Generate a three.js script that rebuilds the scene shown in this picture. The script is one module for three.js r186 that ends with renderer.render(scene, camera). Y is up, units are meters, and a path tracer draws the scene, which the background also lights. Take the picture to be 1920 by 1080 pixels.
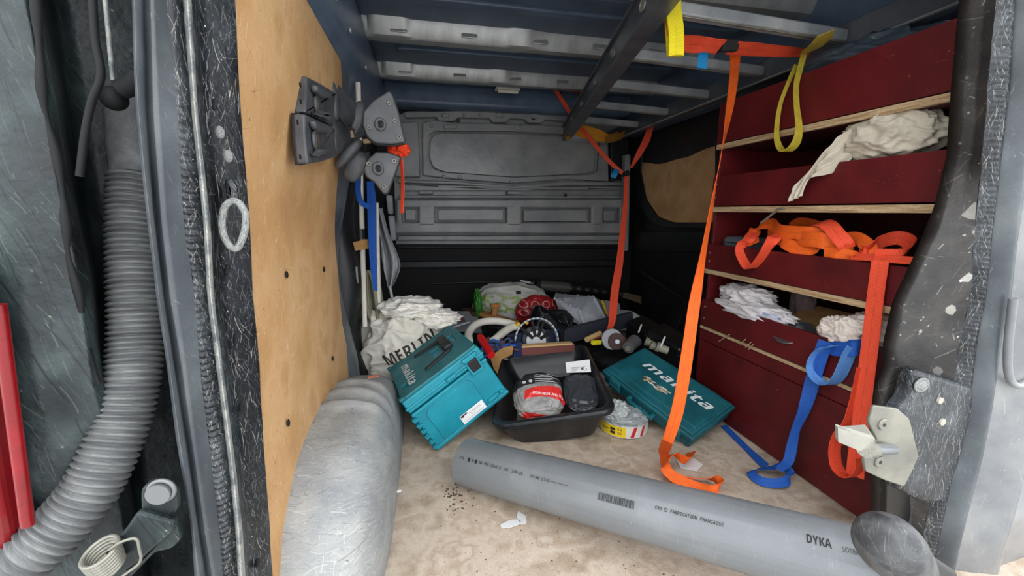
import * as THREE from 'three';
import { RoundedBoxGeometry } from 'three/addons/geometries/RoundedBoxGeometry.js';
import { ConvexGeometry } from 'three/addons/geometries/ConvexGeometry.js';
import { ImprovedNoise } from 'three/addons/math/ImprovedNoise.js';
import { mergeGeometries, mergeVertices, toCreasedNormals } from 'three/addons/utils/BufferGeometryUtils.js';

// ---------- camera, sky, exposure ----------
const scene = new THREE.Scene();
const camera = new THREE.PerspectiveCamera(71.508, 1920 / 1080, 0.02, 60);
camera.position.set(0, 0.74, 0);
camera.lookAt(0.2013, 0.5502, -0.9610);       // looking into the van: a little down, a little to the right
const renderer = new THREE.WebGLRenderer({ antialias: true });
renderer.toneMapping = THREE.LinearToneMapping;
renderer.toneMappingExposure = 1.6;
renderer.shadowMap.enabled = true;
{ // overcast sky, evenly cloudy all round, brighter towards the zenith
  const w = 64, h = 32, d = new Float32Array(w * h * 4);
  for (let j = 0; j < h; j++) for (let i = 0; i < w; i++) {
    const e = ((j + 0.5) / h - 0.5) * Math.PI, s = Math.max(0, Math.sin(e)), L = 1.9 + 0.5 * s, k = (j * w + i) * 4;
    d[k] = L * 0.97; d[k + 1] = L; d[k + 2] = L * 1.05; d[k + 3] = 1;
  }
  const t = new THREE.DataTexture(d, w, h, THREE.RGBAFormat, THREE.FloatType);
  t.mapping = THREE.EquirectangularReflectionMapping; t.magFilter = THREE.LinearFilter; t.needsUpdate = true;
  scene.background = t; scene.environment = t;
}

// ---------- helpers ----------
let seed = 7;
const rnd = () => { seed |= 0; seed = seed + 0x6D2B79F5 | 0; let t = Math.imul(seed ^ seed >>> 15, 1 | seed); t = t + Math.imul(t ^ t >>> 7, 61 | t) ^ t; return ((t ^ t >>> 14) >>> 0) / 4294967296; };
const rr = (a, b) => a + (b - a) * rnd();
const PN = new ImprovedNoise();
const noise = (x, y, z) => PN.noise(x, y, z);
const fbm = (x, y, z, o = 4) => { let s = 0, a = 0.5; for (let i = 0; i < o; i++) { s += a * noise(x, y, z); x *= 2.03; y *= 2.03; z *= 2.03; a *= 0.5; } return s; };
const V = (a) => a.isVector3 ? a : new THREE.Vector3(...a);
const clamp = (x, a = 0, b = 1) => Math.min(b, Math.max(a, x));
const sm = (a, b, x) => { const t = clamp((x - a) / (b - a)); return t * t * (3 - 2 * t); };
const counts = {};
function numbered(n) { const k = counts[n] = (counts[n] ?? -1) + 1; return k ? `${n}_${String(k).padStart(3, '0')}` : n; }
function thing(name, label, category, group) {
  const o = new THREE.Group(); o.name = numbered(name); scene.add(o); o.userData = { label, category }; if (group) o.userData.group = group; return o;
}
function tag(o, label, category, group, kind) { o.userData = { label, category }; if (group) o.userData.group = group; if (kind) o.userData.kind = kind; return o; }
function obj(name, geo, mat, parent = scene) {
  const g = Array.isArray(geo) ? merge(geo) : geo, m = new THREE.Mesh(g, mat); m.name = parent === scene ? numbered(name) : name; parent.add(m); return m;
}
function struct(name, geo, mat) { const m = obj(name, geo, mat); m.userData.kind = 'structure'; return m; }
function structGroup(name) { const o = new THREE.Group(); o.name = name; scene.add(o); o.userData.kind = 'structure'; return o; }
function lab(o, label) { o.userData.label = label; return o; }
function merge(list) {
  const l = list.map((g) => { g = g.index ? g.toNonIndexed() : g; for (const k of Object.keys(g.attributes)) if (!['position', 'normal', 'uv'].includes(k)) g.deleteAttribute(k); if (!g.attributes.uv) g.setAttribute('uv', new THREE.BufferAttribute(new Float32Array(g.attributes.position.count * 2), 2)); return g; });
  return mergeGeometries(l);
}
// uv in metres by the dominant face direction
function uvBox(geo) {
  const g = geo.index ? geo.toNonIndexed() : geo; if (!g.attributes.normal) g.computeVertexNormals();
  const p = g.attributes.position, uv = new Float32Array(p.count * 2), a = new THREE.Vector3(), b = new THREE.Vector3(), c = new THREE.Vector3();
  for (let i = 0; i < p.count; i += 3) {
    a.fromBufferAttribute(p, i); b.fromBufferAttribute(p, i + 1).sub(a); c.fromBufferAttribute(p, i + 2).sub(a); b.cross(c);
    const x = Math.abs(b.x), y = Math.abs(b.y), z = Math.abs(b.z);
    for (let k = 0; k < 3; k++) {
      a.fromBufferAttribute(p, i + k);
      const [u, v] = x >= y && x >= z ? [a.z, a.y] : y >= z ? [a.x, a.z] : [a.x, a.y];
      uv[(i + k) * 2] = u; uv[(i + k) * 2 + 1] = v;
    }
  }
  g.setAttribute('uv', new THREE.BufferAttribute(uv, 2)); return g;
}
const B = (x0, y0, z0, x1, y1, z1, r = 0.003) => uvBox(new RoundedBoxGeometry(Math.abs(x1 - x0), Math.abs(y1 - y0), Math.abs(z1 - z0), 2, Math.min(r, Math.abs(x1 - x0) / 2.01, Math.abs(y1 - y0) / 2.01, Math.abs(z1 - z0) / 2.01)).translate((x0 + x1) / 2, (y0 + y1) / 2, (z0 + z1) / 2));
// box of a given size at a place with a basis (columns) or euler
const boxAt = (w, h, d, pos, rot = [0, 0, 0], r = 0.003) => uvBox(new RoundedBoxGeometry(w, h, d, 2, Math.min(r, w / 2.01, h / 2.01, d / 2.01))).applyMatrix4(new THREE.Matrix4().compose(V(pos), new THREE.Quaternion().setFromEuler(new THREE.Euler(...rot)), new THREE.Vector3(1, 1, 1)));
// a bar between two points
function bar(a, b, w, h, up = [0, 1, 0], r = 0.003) {
  a = V(a); b = V(b); const d = b.clone().sub(a), L = d.length(); d.normalize();
  const x = new THREE.Vector3().crossVectors(V(up), d).normalize(), y = new THREE.Vector3().crossVectors(d, x);
  return uvBox(new RoundedBoxGeometry(w, h, L, 2, Math.min(r, w / 2.01, h / 2.01))).applyMatrix4(new THREE.Matrix4().makeBasis(x, y, d).setPosition(a.add(b).multiplyScalar(0.5)));
}
function rod(a, b, r, r2 = r, seg = 20) {
  a = V(a); b = V(b); const d = b.clone().sub(a), L = d.length();
  const g = new THREE.CylinderGeometry(r2, r, L, seg); g.applyQuaternion(new THREE.Quaternion().setFromUnitVectors(new THREE.Vector3(0, 1, 0), d.normalize())); return g.translate((a.x + b.x) / 2, (a.y + b.y) / 2, (a.z + b.z) / 2);
}
// grid of points -> surface, uv = arc length
function loft(rows, closedAcross = false) {
  const n = rows.length, m = rows[0].length, pos = [], uv = [], idx = []; let v = 0;
  for (let i = 0; i < n; i++) {
    if (i) v += V(rows[i][m >> 1]).distanceTo(V(rows[i - 1][m >> 1]));
    let u = 0; for (let j = 0; j < m; j++) { const p = V(rows[i][j]); if (j) u += p.distanceTo(V(rows[i][j - 1])); pos.push(p.x, p.y, p.z); uv.push(u, v); }
  }
  for (let i = 0; i < n - 1; i++) for (let j = 0; j < m - 1; j++) { const a = i * m + j; idx.push(a, a + 1, a + m, a + 1, a + m + 1, a + m); }
  const g = new THREE.BufferGeometry(); g.setAttribute('position', new THREE.Float32BufferAttribute(pos, 3)); g.setAttribute('uv', new THREE.Float32BufferAttribute(uv, 2)); g.setIndex(idx); g.computeVertexNormals(); return g;
}
// a loft with thickness: second skin moved along -normal, rims closed
function shell(rows, t) {
  const g = loft(rows), p = g.attributes.position, nn = g.attributes.normal, n = rows.length, m = rows[0].length;
  const back = rows.map((r, i) => r.map((q, j) => { const k = i * m + j; return [p.getX(k) - nn.getX(k) * t, p.getY(k) - nn.getY(k) * t, p.getZ(k) - nn.getZ(k) * t]; }));
  const rim = []; for (let j = 0; j < m; j++) rim.push([rows[0][j], back[0][j]]); for (let i = 1; i < n; i++) rim.push([rows[i][m - 1], back[i][m - 1]]); for (let j = m - 2; j >= 0; j--) rim.push([rows[n - 1][j], back[n - 1][j]]); for (let i = n - 2; i >= 0; i--) rim.push([rows[i][0], back[i][0]]);
  return merge([g, loft(back.map((r) => r.slice().reverse())), loft(rim)]);
}
const curve = (pts, closed = false, tension = 0.5) => new THREE.CatmullRomCurve3(pts.map((p) => V(p)), closed, 'catmullrom', tension);
// tube with a radius that may vary, capped
function sweep(pts, rad, seg = 60, radial = 14, squash = 1) {
  const c = curve(pts), fr = c.computeFrenetFrames(seg, false), rows = [], R = typeof rad === 'function' ? rad : () => rad;
  for (let i = 0; i <= seg; i++) {
    const p = c.getPointAt(i / seg), r = R(i / seg), row = [];
    for (let j = 0; j <= radial; j++) { const a = j / radial * Math.PI * 2; row.push(p.clone().addScaledVector(fr.normals[i], Math.cos(a) * r).addScaledVector(fr.binormals[i], Math.sin(a) * r * squash)); }
    rows.push(row);
  }
  const cap = (row, p) => row.map(() => p.clone());
  const a = cap(rows[0], c.getPointAt(0)), b = cap(rows[seg], c.getPointAt(1));
  const g = [loft(rows), loft([a, rows[0]]), loft([rows[seg], b])]; return merge(g);
}
function ringTube(pts, r, seg = 60, radial = 10) { return new THREE.TubeGeometry(curve(pts, true), seg, r, radial, true); }
// webbing strap: points, the direction of its width at each point, width, thickness
function ribbon(pts, dirs, w, t = 0.0016, per = 14) {
  if (typeof dirs[0] === 'number') dirs = pts.map(() => dirs);
  const c = curve(pts), dc = curve(dirs.map((d) => V(d).clone().normalize())), n = pts.length * per, rows = [], ws = Array.isArray(w) ? w : null;
  const e = new THREE.Vector3(), tn = new THREE.Vector3();
  for (let i = 0; i <= n; i++) {
    const u = i / n, p = c.getPoint(u); c.getTangent(u, tn); const d = dc.getPoint(u); d.addScaledVector(tn, -d.dot(tn)).normalize(); e.crossVectors(tn, d).normalize();
    let ww = w; if (ws) { const k = u * (ws.length - 1), a = Math.floor(k), f = k - a; ww = ws[a] + (ws[Math.min(a + 1, ws.length - 1)] - ws[a]) * f; }
    const q = (s, k) => p.clone().addScaledVector(d, s * ww / 2).addScaledVector(e, k * t / 2);
    rows.push([q(-1, 1), q(-0.5, 1.25), q(0, 1), q(0.5, 1.25), q(1, 1), q(1, -1), q(0.5, -1.25), q(0, -1), q(-0.5, -1.25), q(-1, -1), q(-1, 1)]);
  }
  const g = loft(rows); // uv: across 0..1, along metres / width
  const uv = g.attributes.uv, acr = [0, 0.25, 0.5, 0.75, 1, 1, 0.75, 0.5, 0.25, 0, 0], W = ws ? ws[0] : w;
  for (let i = 0; i <= n; i++) for (let j = 0; j < 11; j++) uv.setXY(i * 11 + j, acr[j], uv.getY(i * 11 + j) / W);
  const cg = toCreasedNormals(g, 1.0);
  const end = (row, f) => { const m = [...row.slice(0, 5)], o = row.slice(5, 10).reverse(); return loft(f ? [m, o] : [o, m]); };
  return merge([cg, end(rows[0], true), end(rows[n], false)]);
}
// extruded outline traced in two axes; axis = 'x' | 'y' | 'z'; pts are 3D points lying in that plane
function slab(pts, axis, depth, { bevel = 0.002, holes = [], round = 0, seg = 2 } = {}) {
  const ax = 'xyz'.indexOf(axis), to2 = (p) => axis === 'x' ? [-p[2], p[1]] : axis === 'y' ? [p[0], -p[2]] : [p[0], p[1]];
  const mk = (S, P) => {
    const q = P.map(to2), n = q.length;
    if (!round) { q.forEach((p, i) => i ? S.lineTo(...p) : S.moveTo(...p)); S.closePath(); return S; }
    for (let i = 0; i < n; i++) {
      const a = q[(i + n - 1) % n], b = q[i], c = q[(i + 1) % n], la = Math.hypot(a[0] - b[0], a[1] - b[1]), lc = Math.hypot(c[0] - b[0], c[1] - b[1]), r = Math.min(round, la * 0.45, lc * 0.45);
      const s = [b[0] + (a[0] - b[0]) / la * r, b[1] + (a[1] - b[1]) / la * r], e = [b[0] + (c[0] - b[0]) / lc * r, b[1] + (c[1] - b[1]) / lc * r];
      i ? S.lineTo(...s) : S.moveTo(...s); S.quadraticCurveTo(...b, ...e);
    }
    S.closePath(); return S;
  };
  const s = mk(new THREE.Shape(), pts); for (const h of holes) s.holes.push(mk(new THREE.Path(), h));
  const g = new THREE.ExtrudeGeometry(s, { depth: Math.max(1e-4, depth - 2 * bevel), bevelEnabled: bevel > 0, bevelThickness: bevel, bevelSize: bevel, bevelOffset: -bevel, bevelSegments: seg, curveSegments: 10 }).translate(0, 0, bevel);
  const at = pts.reduce((t, p) => t + p[ax], 0) / pts.length;
  if (axis === 'x') g.applyMatrix4(new THREE.Matrix4().makeBasis(new THREE.Vector3(0, 0, -1), new THREE.Vector3(0, 1, 0), new THREE.Vector3(1, 0, 0))).translate(at, 0, 0);
  else if (axis === 'y') g.applyMatrix4(new THREE.Matrix4().makeBasis(new THREE.Vector3(1, 0, 0), new THREE.Vector3(0, 0, -1), new THREE.Vector3(0, 1, 0))).translate(0, at, 0);
  else g.translate(0, 0, at);
  return uvBox(g);
}
const disc = (p, n, r, h, seg = 24) => { const a = V(p); return rod(a, a.clone().addScaledVector(V(n).clone().normalize(), h), r, r * 0.96, seg); };
// crumpled soft body: ellipsoid with folds; opt.shape(p) may reshape the unit point first
function lump(c, ax, { amp = 0.16, freq = 1.7, s = 1, seg = 110, flat = -0.6, rot = 0, shape, sharp = 1, oct = 3, fall = 0.4 } = {}) {
  const g = new THREE.SphereGeometry(1, seg, Math.round(seg * 0.7)), p = g.attributes.position, v = new THREE.Vector3();
  for (let i = 0; i < p.count; i++) {
    v.fromBufferAttribute(p, i);
    const wx = fbm(v.x * 1.3 + s, v.y * 1.3, v.z * 1.3, 2) * 1.1, wy = fbm(v.x * 1.3, v.y * 1.3 + s, v.z * 1.3 + 5, 2) * 1.1;
    let f = 0, a = 1, q = freq;
    for (let o = 0; o < oct; o++) { f += a * (0.5 - Math.pow(Math.abs(noise(v.x * q + wx + s * 3, v.y * q + wy, v.z * q + o * 7 + s)), 0.7 / sharp) * 1.6); a *= fall; q *= 2.0; }
    const k = 1 + amp * f; v.multiplyScalar(k); if (shape) shape(v);
    if (v.y < flat) v.y = flat + (v.y - flat) * 0.04;
    p.setXYZ(i, v.x * ax[0], v.y * ax[1], v.z * ax[2]);
  }
  g.computeVertexNormals(); g.rotateY(rot).translate(...c);
  // planar uv in metres about the centre
  const uv = g.attributes.uv; for (let i = 0; i < p.count; i++) uv.setXY(i, p.getX(i) - c[0], p.getY(i) - c[1]);
  return g;
}

// ---------- textures ----------
function cv(w, h, draw, size, { srgb = true } = {}) {
  const c = document.createElement('canvas'); c.width = w; c.height = h; const x = c.getContext('2d'); draw(x, w, h);
  const t = new THREE.CanvasTexture(c); if (srgb) t.colorSpace = THREE.SRGBColorSpace; t.wrapS = t.wrapT = THREE.RepeatWrapping; if (size) t.repeat.set(1 / size, h === w ? 1 / size : w / h / size); t.anisotropy = 8; return t;
}
const hexRGB = (h) => { const c = new THREE.Color(h); c.convertLinearToSRGB(); return [c.r * 255, c.g * 255, c.b * 255]; };
// periodic fbm, blending between colour stops
const lattice = {}; function pnoise(x, y, per, sd) {
  const key = per + '_' + sd; let L = lattice[key]; if (!L) { const s0 = seed; seed = sd * 7919 + per; L = lattice[key] = new Float32Array(per * per).map(() => rnd()); seed = s0; }
  const xi = Math.floor(x), yi = Math.floor(y), fx = x - xi, fy = y - yi, u = fx * fx * (3 - 2 * fx), v = fy * fy * (3 - 2 * fy), m = (a) => ((a % per) + per) % per;
  const a = L[m(xi) + m(yi) * per], b = L[m(xi + 1) + m(yi) * per], c = L[m(xi) + m(yi + 1) * per], d = L[m(xi + 1) + m(yi + 1) * per];
  return a + (b - a) * u + (c - a) * v + (a - b - c + d) * u * v;
}
function pf(u, v, f, sd, oct = 5, fy = f) { let s = 0, a = 0.5, n = 0, p = f; for (let i = 0; i < oct; i++) { s += a * pnoise(u * p, v * p * 1, p, sd + i); n += a; a *= 0.55; p *= 2; } return s / n; }
function ground(x, w, h, stops, f, sd, contrast = 1.6, grain = 6, sx = 1, sy = 1) {
  const im = x.createImageData(w, h), cs = stops.map(hexRGB);
  for (let j = 0; j < h; j++) for (let i = 0; i < w; i++) {
    let t = clamp((pf(i / w * sx, j / h * sy, f, sd) - 0.5) * contrast + 0.5) * (cs.length - 1); const a = Math.min(cs.length - 2, Math.floor(t)); t -= a;
    const g = (rnd() - 0.5) * 2 * grain, k = (j * w + i) * 4; for (let c = 0; c < 3; c++) im.data[k + c] = cs[a][c] + (cs[a + 1][c] - cs[a][c]) * t + g; im.data[k + 3] = 255;
  }
  x.putImageData(im, 0, 0);
}
// pale scuffed patches with ragged outlines
function ground2(x, w, h) { for (let k = 0; k < 26; k++) { const X = rnd() * w, Y = rnd() * h, R = rr(8, 46); x.globalAlpha = rr(0.12, 0.35); x.fillStyle = ['#d9ccb9', '#e3d9c9', '#c7b08f', '#8d7c69'][k % 4]; x.beginPath(); for (let i = 0; i < 22; i++) { const a = i / 22 * 6.283, q = R * (0.6 + 0.7 * rnd()); x.lineTo(X + Math.cos(a) * q * 1.5, Y + Math.sin(a) * q); } x.fill(); } x.globalAlpha = 1; }
function strokes(x, w, h, n, { len = [4, 40], wd = [0.4, 1.4], al = [0.05, 0.5], col = ['#ffffff'], ang = [0, Math.PI], bend = 0.2 } = {}) {
  for (let i = 0; i < n; i++) {
    const a = rr(...ang), L = rr(0, 1) ** 2 * (len[1] - len[0]) + len[0], X = rnd() * w, Y = rnd() * h, b = (rnd() - 0.5) * bend * L;
    x.globalAlpha = rr(...al); x.strokeStyle = col[Math.floor(rnd() * col.length)]; x.lineWidth = rr(...wd); x.lineCap = 'round';
    for (const [ox, oy] of [[0, 0], [w, 0], [-w, 0], [0, h], [0, -h]]) {
      const X0 = X + ox, Y0 = Y + oy; if (X0 < -L || X0 > w + L || Y0 < -L || Y0 > h + L) continue;
      x.beginPath(); x.moveTo(X0, Y0); x.quadraticCurveTo(X0 + Math.cos(a) * L / 2 - Math.sin(a) * b, Y0 + Math.sin(a) * L / 2 + Math.cos(a) * b, X0 + Math.cos(a) * L, Y0 + Math.sin(a) * L); x.stroke();
    }
  }
  x.globalAlpha = 1;
}
function specks(x, w, h, n, { r = [0.5, 3], al = [0.2, 0.9], col = ['#fff'] } = {}) {
  for (let i = 0; i < n; i++) { x.globalAlpha = rr(...al); x.fillStyle = col[Math.floor(rnd() * col.length)]; const R = rr(0, 1) ** 2 * (r[1] - r[0]) + r[0], X = rnd() * w, Y = rnd() * h; x.beginPath(); for (let k = 0; k < 7; k++) { const a = k / 7 * 6.283, q = R * rr(0.5, 1.2); x.lineTo(X + Math.cos(a) * q, Y + Math.sin(a) * q); } x.fill(); }
  x.globalAlpha = 1;
}
const M = {}, std = (o) => new THREE.MeshStandardMaterial({ roughness: 0.7, metalness: 0, side: THREE.DoubleSide, ...o });
const grain = cv(256, 256, (x, w, h) => ground(x, w, h, ['#404040', '#c0c0c0'], 16, 3, 1.5, 25), 0.06, { srgb: false });
const coarse = cv(256, 256, (x, w, h) => ground(x, w, h, ['#202020', '#e0e0e0'], 8, 9, 1.8, 6), 0.15, { srgb: false });
const T = {};
T.pillar = cv(1024, 1024, (x, w, h) => {
  ground(x, w, h, ['#101317', '#171b1f', '#262a2e', '#43474a'], 6, 21, 1.7, 7);
  strokes(x, w, h, 3800, { len: [4, 80], wd: [0.6, 2.4], al: [0.1, 0.65], col: ['#cfd2cf', '#e9e6da', '#9da3a6', '#b8ae96'], ang: [1.0, 2.0] });
  strokes(x, w, h, 900, { len: [6, 120], wd: [0.5, 1.5], al: [0.1, 0.5], col: ['#d8d8d0', '#aeb6bb'], ang: [0, 3.14] });
  specks(x, w, h, 500, { r: [0.6, 5], al: [0.2, 0.8], col: ['#e8e4d8', '#c9bfa6', '#0d0f12'] });
}, 0.35);
M.pillar = std({ map: T.pillar, roughness: 0.38, bumpMap: coarse, bumpScale: 0.0006 });
T.jamb = cv(1024, 1024, (x, w, h) => {
  ground(x, w, h, ['#0d1113', '#182022', '#293333', '#465150'], 5, 31, 1.9, 6);
  strokes(x, w, h, 900, { len: [10, 130], wd: [0.6, 3], al: [0.05, 0.28], col: ['#8d978f', '#b9b7a4', '#6c7672'], ang: [0.9, 1.5] });
  strokes(x, w, h, 160, { len: [60, 380], wd: [1.5, 5], al: [0.2, 0.6], col: ['#0b0e11'], ang: [1.15, 1.5] });
  specks(x, w, h, 260, { r: [0.6, 5], al: [0.2, 0.6], col: ['#b9b29a', '#8f978f', '#0c0e10'] });
}, 0.45);
M.jamb = std({ map: T.jamb, roughness: 0.42, bumpMap: coarse, bumpScale: 0.0012 });
T.smooth = cv(512, 512, (x, w, h) => {
  ground(x, w, h, ['#3c4146', '#4a5054', '#5d6366'], 4, 35, 1.6, 5);
  strokes(x, w, h, 500, { len: [3, 26], wd: [0.4, 1.4], al: [0.08, 0.4], col: ['#c9ced0', '#9aa2a6'], ang: [0.2, 2.6] });
}, 0.3);
M.paint = std({ map: T.smooth, roughness: 0.36 });
T.worn = cv(512, 512, (x, w, h) => {
  ground(x, w, h, ['#5b6063', '#7d8180', '#a3a39a', '#6a6f72'], 7, 37, 1.8, 10);
  strokes(x, w, h, 1300, { len: [3, 34], wd: [0.5, 2], al: [0.15, 0.7], col: ['#e4e2d8', '#2a2e33', '#c6c0ae'], ang: [0.4, 2.4] });
}, 0.2);
M.worn = std({ map: T.worn, roughness: 0.45, bumpMap: coarse, bumpScale: 0.0006 });
T.ply = cv(1024, 1024, (x, w, h) => {
  ground(x, w, h, ['#b98e5c', '#c89c68', '#d4ab7a', '#bf9460'], 4, 41, 1.8, 9);
  strokes(x, w, h, 5000, { len: [5, 70], wd: [0.4, 1.6], al: [0.03, 0.16], col: ['#8a5a28', '#d9b27e', '#7a4c22'], ang: [1.35, 1.85] });
  strokes(x, w, h, 420, { len: [4, 44], wd: [1, 4.5], al: [0.2, 0.65], col: ['#ead6b2', '#f0e2c8', '#e0c294'], ang: [1.2, 2.1] }); strokes(x, w, h, 500, { len: [4, 50], wd: [1, 5], al: [0.08, 0.3], col: ['#9c6c38', '#a87842'], ang: [1.0, 2.2] });
  strokes(x, w, h, 120, { len: [10, 120], wd: [0.5, 1.2], al: [0.15, 0.5], col: ['#5a3a1c', '#48321f'], ang: [0, 3.14] });
  specks(x, w, h, 110, { r: [1, 4], al: [0.3, 0.7], col: ['#efe0c4', '#4a2f18'] });
}, 0.6);
M.ply = std({ map: T.ply, roughness: 0.72, bumpMap: grain, bumpScale: 0.0003 });
T.floor = cv(1024, 1024, (x, w, h) => {
  ground(x, w, h, ['#a08e79', '#b3a28e', '#c3b4a2', '#af9c87', '#c6b8a7'], 12, 51, 1.7, 17); ground2(x, w, h);
  strokes(x, w, h, 700, { len: [4, 60], wd: [0.5, 2.2], al: [0.08, 0.35], col: ['#e4dac8', '#d6c6ae', '#86745f'], ang: [0, 3.14] });
  specks(x, w, h, 1500, { r: [0.5, 3.2], al: [0.15, 0.6], col: ['#e8dfd0', '#6d6050', '#d2bfa3', '#55493c'] });
}, 0.7);
M.floor = std({ map: T.floor, roughness: 0.9, bumpMap: grain, bumpScale: 0.0006 });
T.red = cv(1024, 1024, (x, w, h) => {
  ground(x, w, h, ['#480a0d', '#540c10', '#5e1014', '#4d0a0e'], 5, 61, 1.6, 6);
  strokes(x, w, h, 260, { len: [3, 46], wd: [0.5, 1.6], al: [0.1, 0.5], col: ['#b98a83', '#d8b7ae', '#8d3b3b'], ang: [-0.5, 0.9] });
  specks(x, w, h, 160, { r: [0.6, 3], al: [0.2, 0.6], col: ['#c79f96', '#e6d8d0', '#2b0508'] });
  strokes(x, w, h, 40, { len: [40, 200], wd: [0.4, 0.9], al: [0.1, 0.3], col: ['#a06a66'], ang: [0.4, 0.9] });
}, 0.6);
M.red = std({ map: T.red, roughness: 0.5 });
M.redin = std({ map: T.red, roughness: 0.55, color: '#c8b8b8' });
T.edge = cv(512, 128, (x, w, h) => { ground(x, w, h, ['#8a6f4d', '#a98c66', '#bfa682', '#94774f'], 6, 71, 1.9, 14, 1, 4); strokes(x, w, h, 300, { len: [20, 160], wd: [0.5, 1.5], al: [0.1, 0.4], col: ['#6a5136', '#d8c4a2'], ang: [-0.05, 0.05] }); }, 0.5);
M.edge = std({ map: T.edge, roughness: 0.8 });
T.arch = cv(1024, 1024, (x, w, h) => {
  ground(x, w, h, ['#85888a', '#8f9292', '#9a9c9a', '#a5a6a1'], 10, 81, 1.5, 12);
  strokes(x, w, h, 2200, { len: [8, 110], wd: [0.8, 4], al: [0.05, 0.26], col: ['#d9dad3', '#c9c7ba', '#4a4f52', '#e8e6dc'], ang: [-0.35, 0.35], bend: 0.5 });
  strokes(x, w, h, 260, { len: [10, 160], wd: [1, 5], al: [0.06, 0.24], col: ['#3c4043', '#4e5254', '#5a5d5d'], ang: [-0.3, 0.3], bend: 0.4 }); strokes(x, w, h, 600, { len: [4, 46], wd: [0.6, 2.4], al: [0.15, 0.65], col: ['#e8e9e2', '#9fb0a8', '#2c3034', '#f0efe8'], ang: [0, 3.14] });
  specks(x, w, h, 300, { r: [0.8, 5], al: [0.15, 0.6], col: ['#e9e7dd', '#a5b6ac', '#33373a'] });
}, 0.5);
M.arch = std({ map: T.arch, roughness: 0.62, bumpMap: coarse, bumpScale: 0.0008 });
T.roof = cv(512, 512, (x, w, h) => { ground(x, w, h, ['#4a5a6e', '#56677c', '#637489'], 6, 91, 1.5, 4); strokes(x, w, h, 90, { len: [4, 60], wd: [0.5, 1.2], al: [0.06, 0.3], col: ['#8c95a0'], ang: [-0.2, 0.2] }); }, 0.6);
M.roof = std({ map: T.roof, roughness: 0.36 });
T.bulk = cv(512, 512, (x, w, h) => { ground(x, w, h, ['#828383', '#919292', '#a09f9c'], 5, 95, 1.6, 7); strokes(x, w, h, 300, { len: [4, 90], wd: [0.5, 1.6], al: [0.06, 0.3], col: ['#a8a8a4', '#47484a', '#bab8b0'], ang: [-0.25, 0.25] }); }, 0.5);
M.bulk = std({ map: T.bulk, roughness: 0.34, bumpMap: coarse, bumpScale: 0.0004 });
M.bulkwin = std({ map: T.bulk, roughness: 0.24, bumpMap: coarse, bumpScale: 0.0005 });
M.black = std({ color: '#08090a', roughness: 0.75 });
M.blackgloss = std({ color: '#101214', roughness: 0.3 });
T.dark = cv(512, 512, (x, w, h) => { ground(x, w, h, ['#0f1012', '#16171a', '#212326'], 6, 97, 1.7, 5); strokes(x, w, h, 260, { len: [5, 90], wd: [0.4, 1.3], al: [0.05, 0.3], col: ['#7d7f80', '#a9a79e'], ang: [0, 3.14] }); specks(x, w, h, 80, { r: [0.6, 3], al: [0.1, 0.5], col: ['#9a988e'] }); }, 0.4);
M.dark = std({ map: T.dark, roughness: 0.45 });
M.rubber = std({ map: T.dark, roughness: 0.75, color: '#ffffff' });
T.alu = cv(512, 512, (x, w, h) => { ground(x, w, h, ['#8f9295', '#a3a6a8', '#b6b8b8'], 6, 101, 1.7, 6); strokes(x, w, h, 400, { len: [5, 120], wd: [0.4, 1.2], al: [0.06, 0.3], col: ['#d6d8d8', '#66696c'], ang: [-0.08, 0.08] }); }, 0.3);
M.alu = std({ map: T.alu, roughness: 0.4, metalness: 0.35, color: '#f4f4f2' });
M.galv = std({ map: T.alu, roughness: 0.45, metalness: 0.5, color: '#d6d0be' });
M.raw = std({ map: cv(512, 256, (x, w, h) => { ground(x, w, h, ['#a3a6a6', '#b0b3b2', '#bdbfbd'], 10, 103, 1.4, 6); strokes(x, w, h, 200, { len: [4, 60], wd: [0.5, 1.5], al: [0.1, 0.4], col: ['#8c8d8a', '#f0f0ea'], ang: [-0.2, 0.2] }); specks(x, w, h, 60, { r: [1, 5], al: [0.1, 0.4], col: ['#8f8c80'] }); }, 0.5), roughness: 0.38, metalness: 0.45 });  // light grey of the roof bows, paler than the roof skin
M.steel = std({ color: '#9aa0a4', roughness: 0.3, metalness: 0.9 });
M.darkalu = std({ map: T.alu, roughness: 0.35, metalness: 0.35, color: '#8c9098' });
function plastic(a, b, c, dust, sd, size = 0.3) { return cv(512, 512, (x, w, h) => { ground(x, w, h, [a, b, c], 5, sd, 1.7, 4); strokes(x, w, h, 420, { len: [4, 60], wd: [0.4, 1.6], al: [0.05, 0.3], col: dust, ang: [-0.4, 0.6] }); specks(x, w, h, 160, { r: [0.5, 3], al: [0.1, 0.5], col: dust }); }, size); }
T.teal = plastic('#0f8093', '#138a9c', '#1894a5', ['#7fc0c6', '#0a5f6e', '#b4d2d0'], 111);
M.teal = std({ map: T.teal, roughness: 0.42 });
T.teallid = plastic('#2a6b73', '#357880', '#4a878b', ['#8fb2b0', '#1e565f', '#b9c8c2'], 113);  // dusty teal, with the lid top's dimmer lighting put into the colour
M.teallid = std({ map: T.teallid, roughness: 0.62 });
T.tealdark = plastic('#0c4d57', '#125c66', '#1f6a72', ['#6f9c9c', '#08363f', '#9fb8b4'], 117);
M.tealdark = std({ map: T.tealdark, roughness: 0.5 });
M.handle = std({ color: '#1d2022', roughness: 0.55 });
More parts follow.
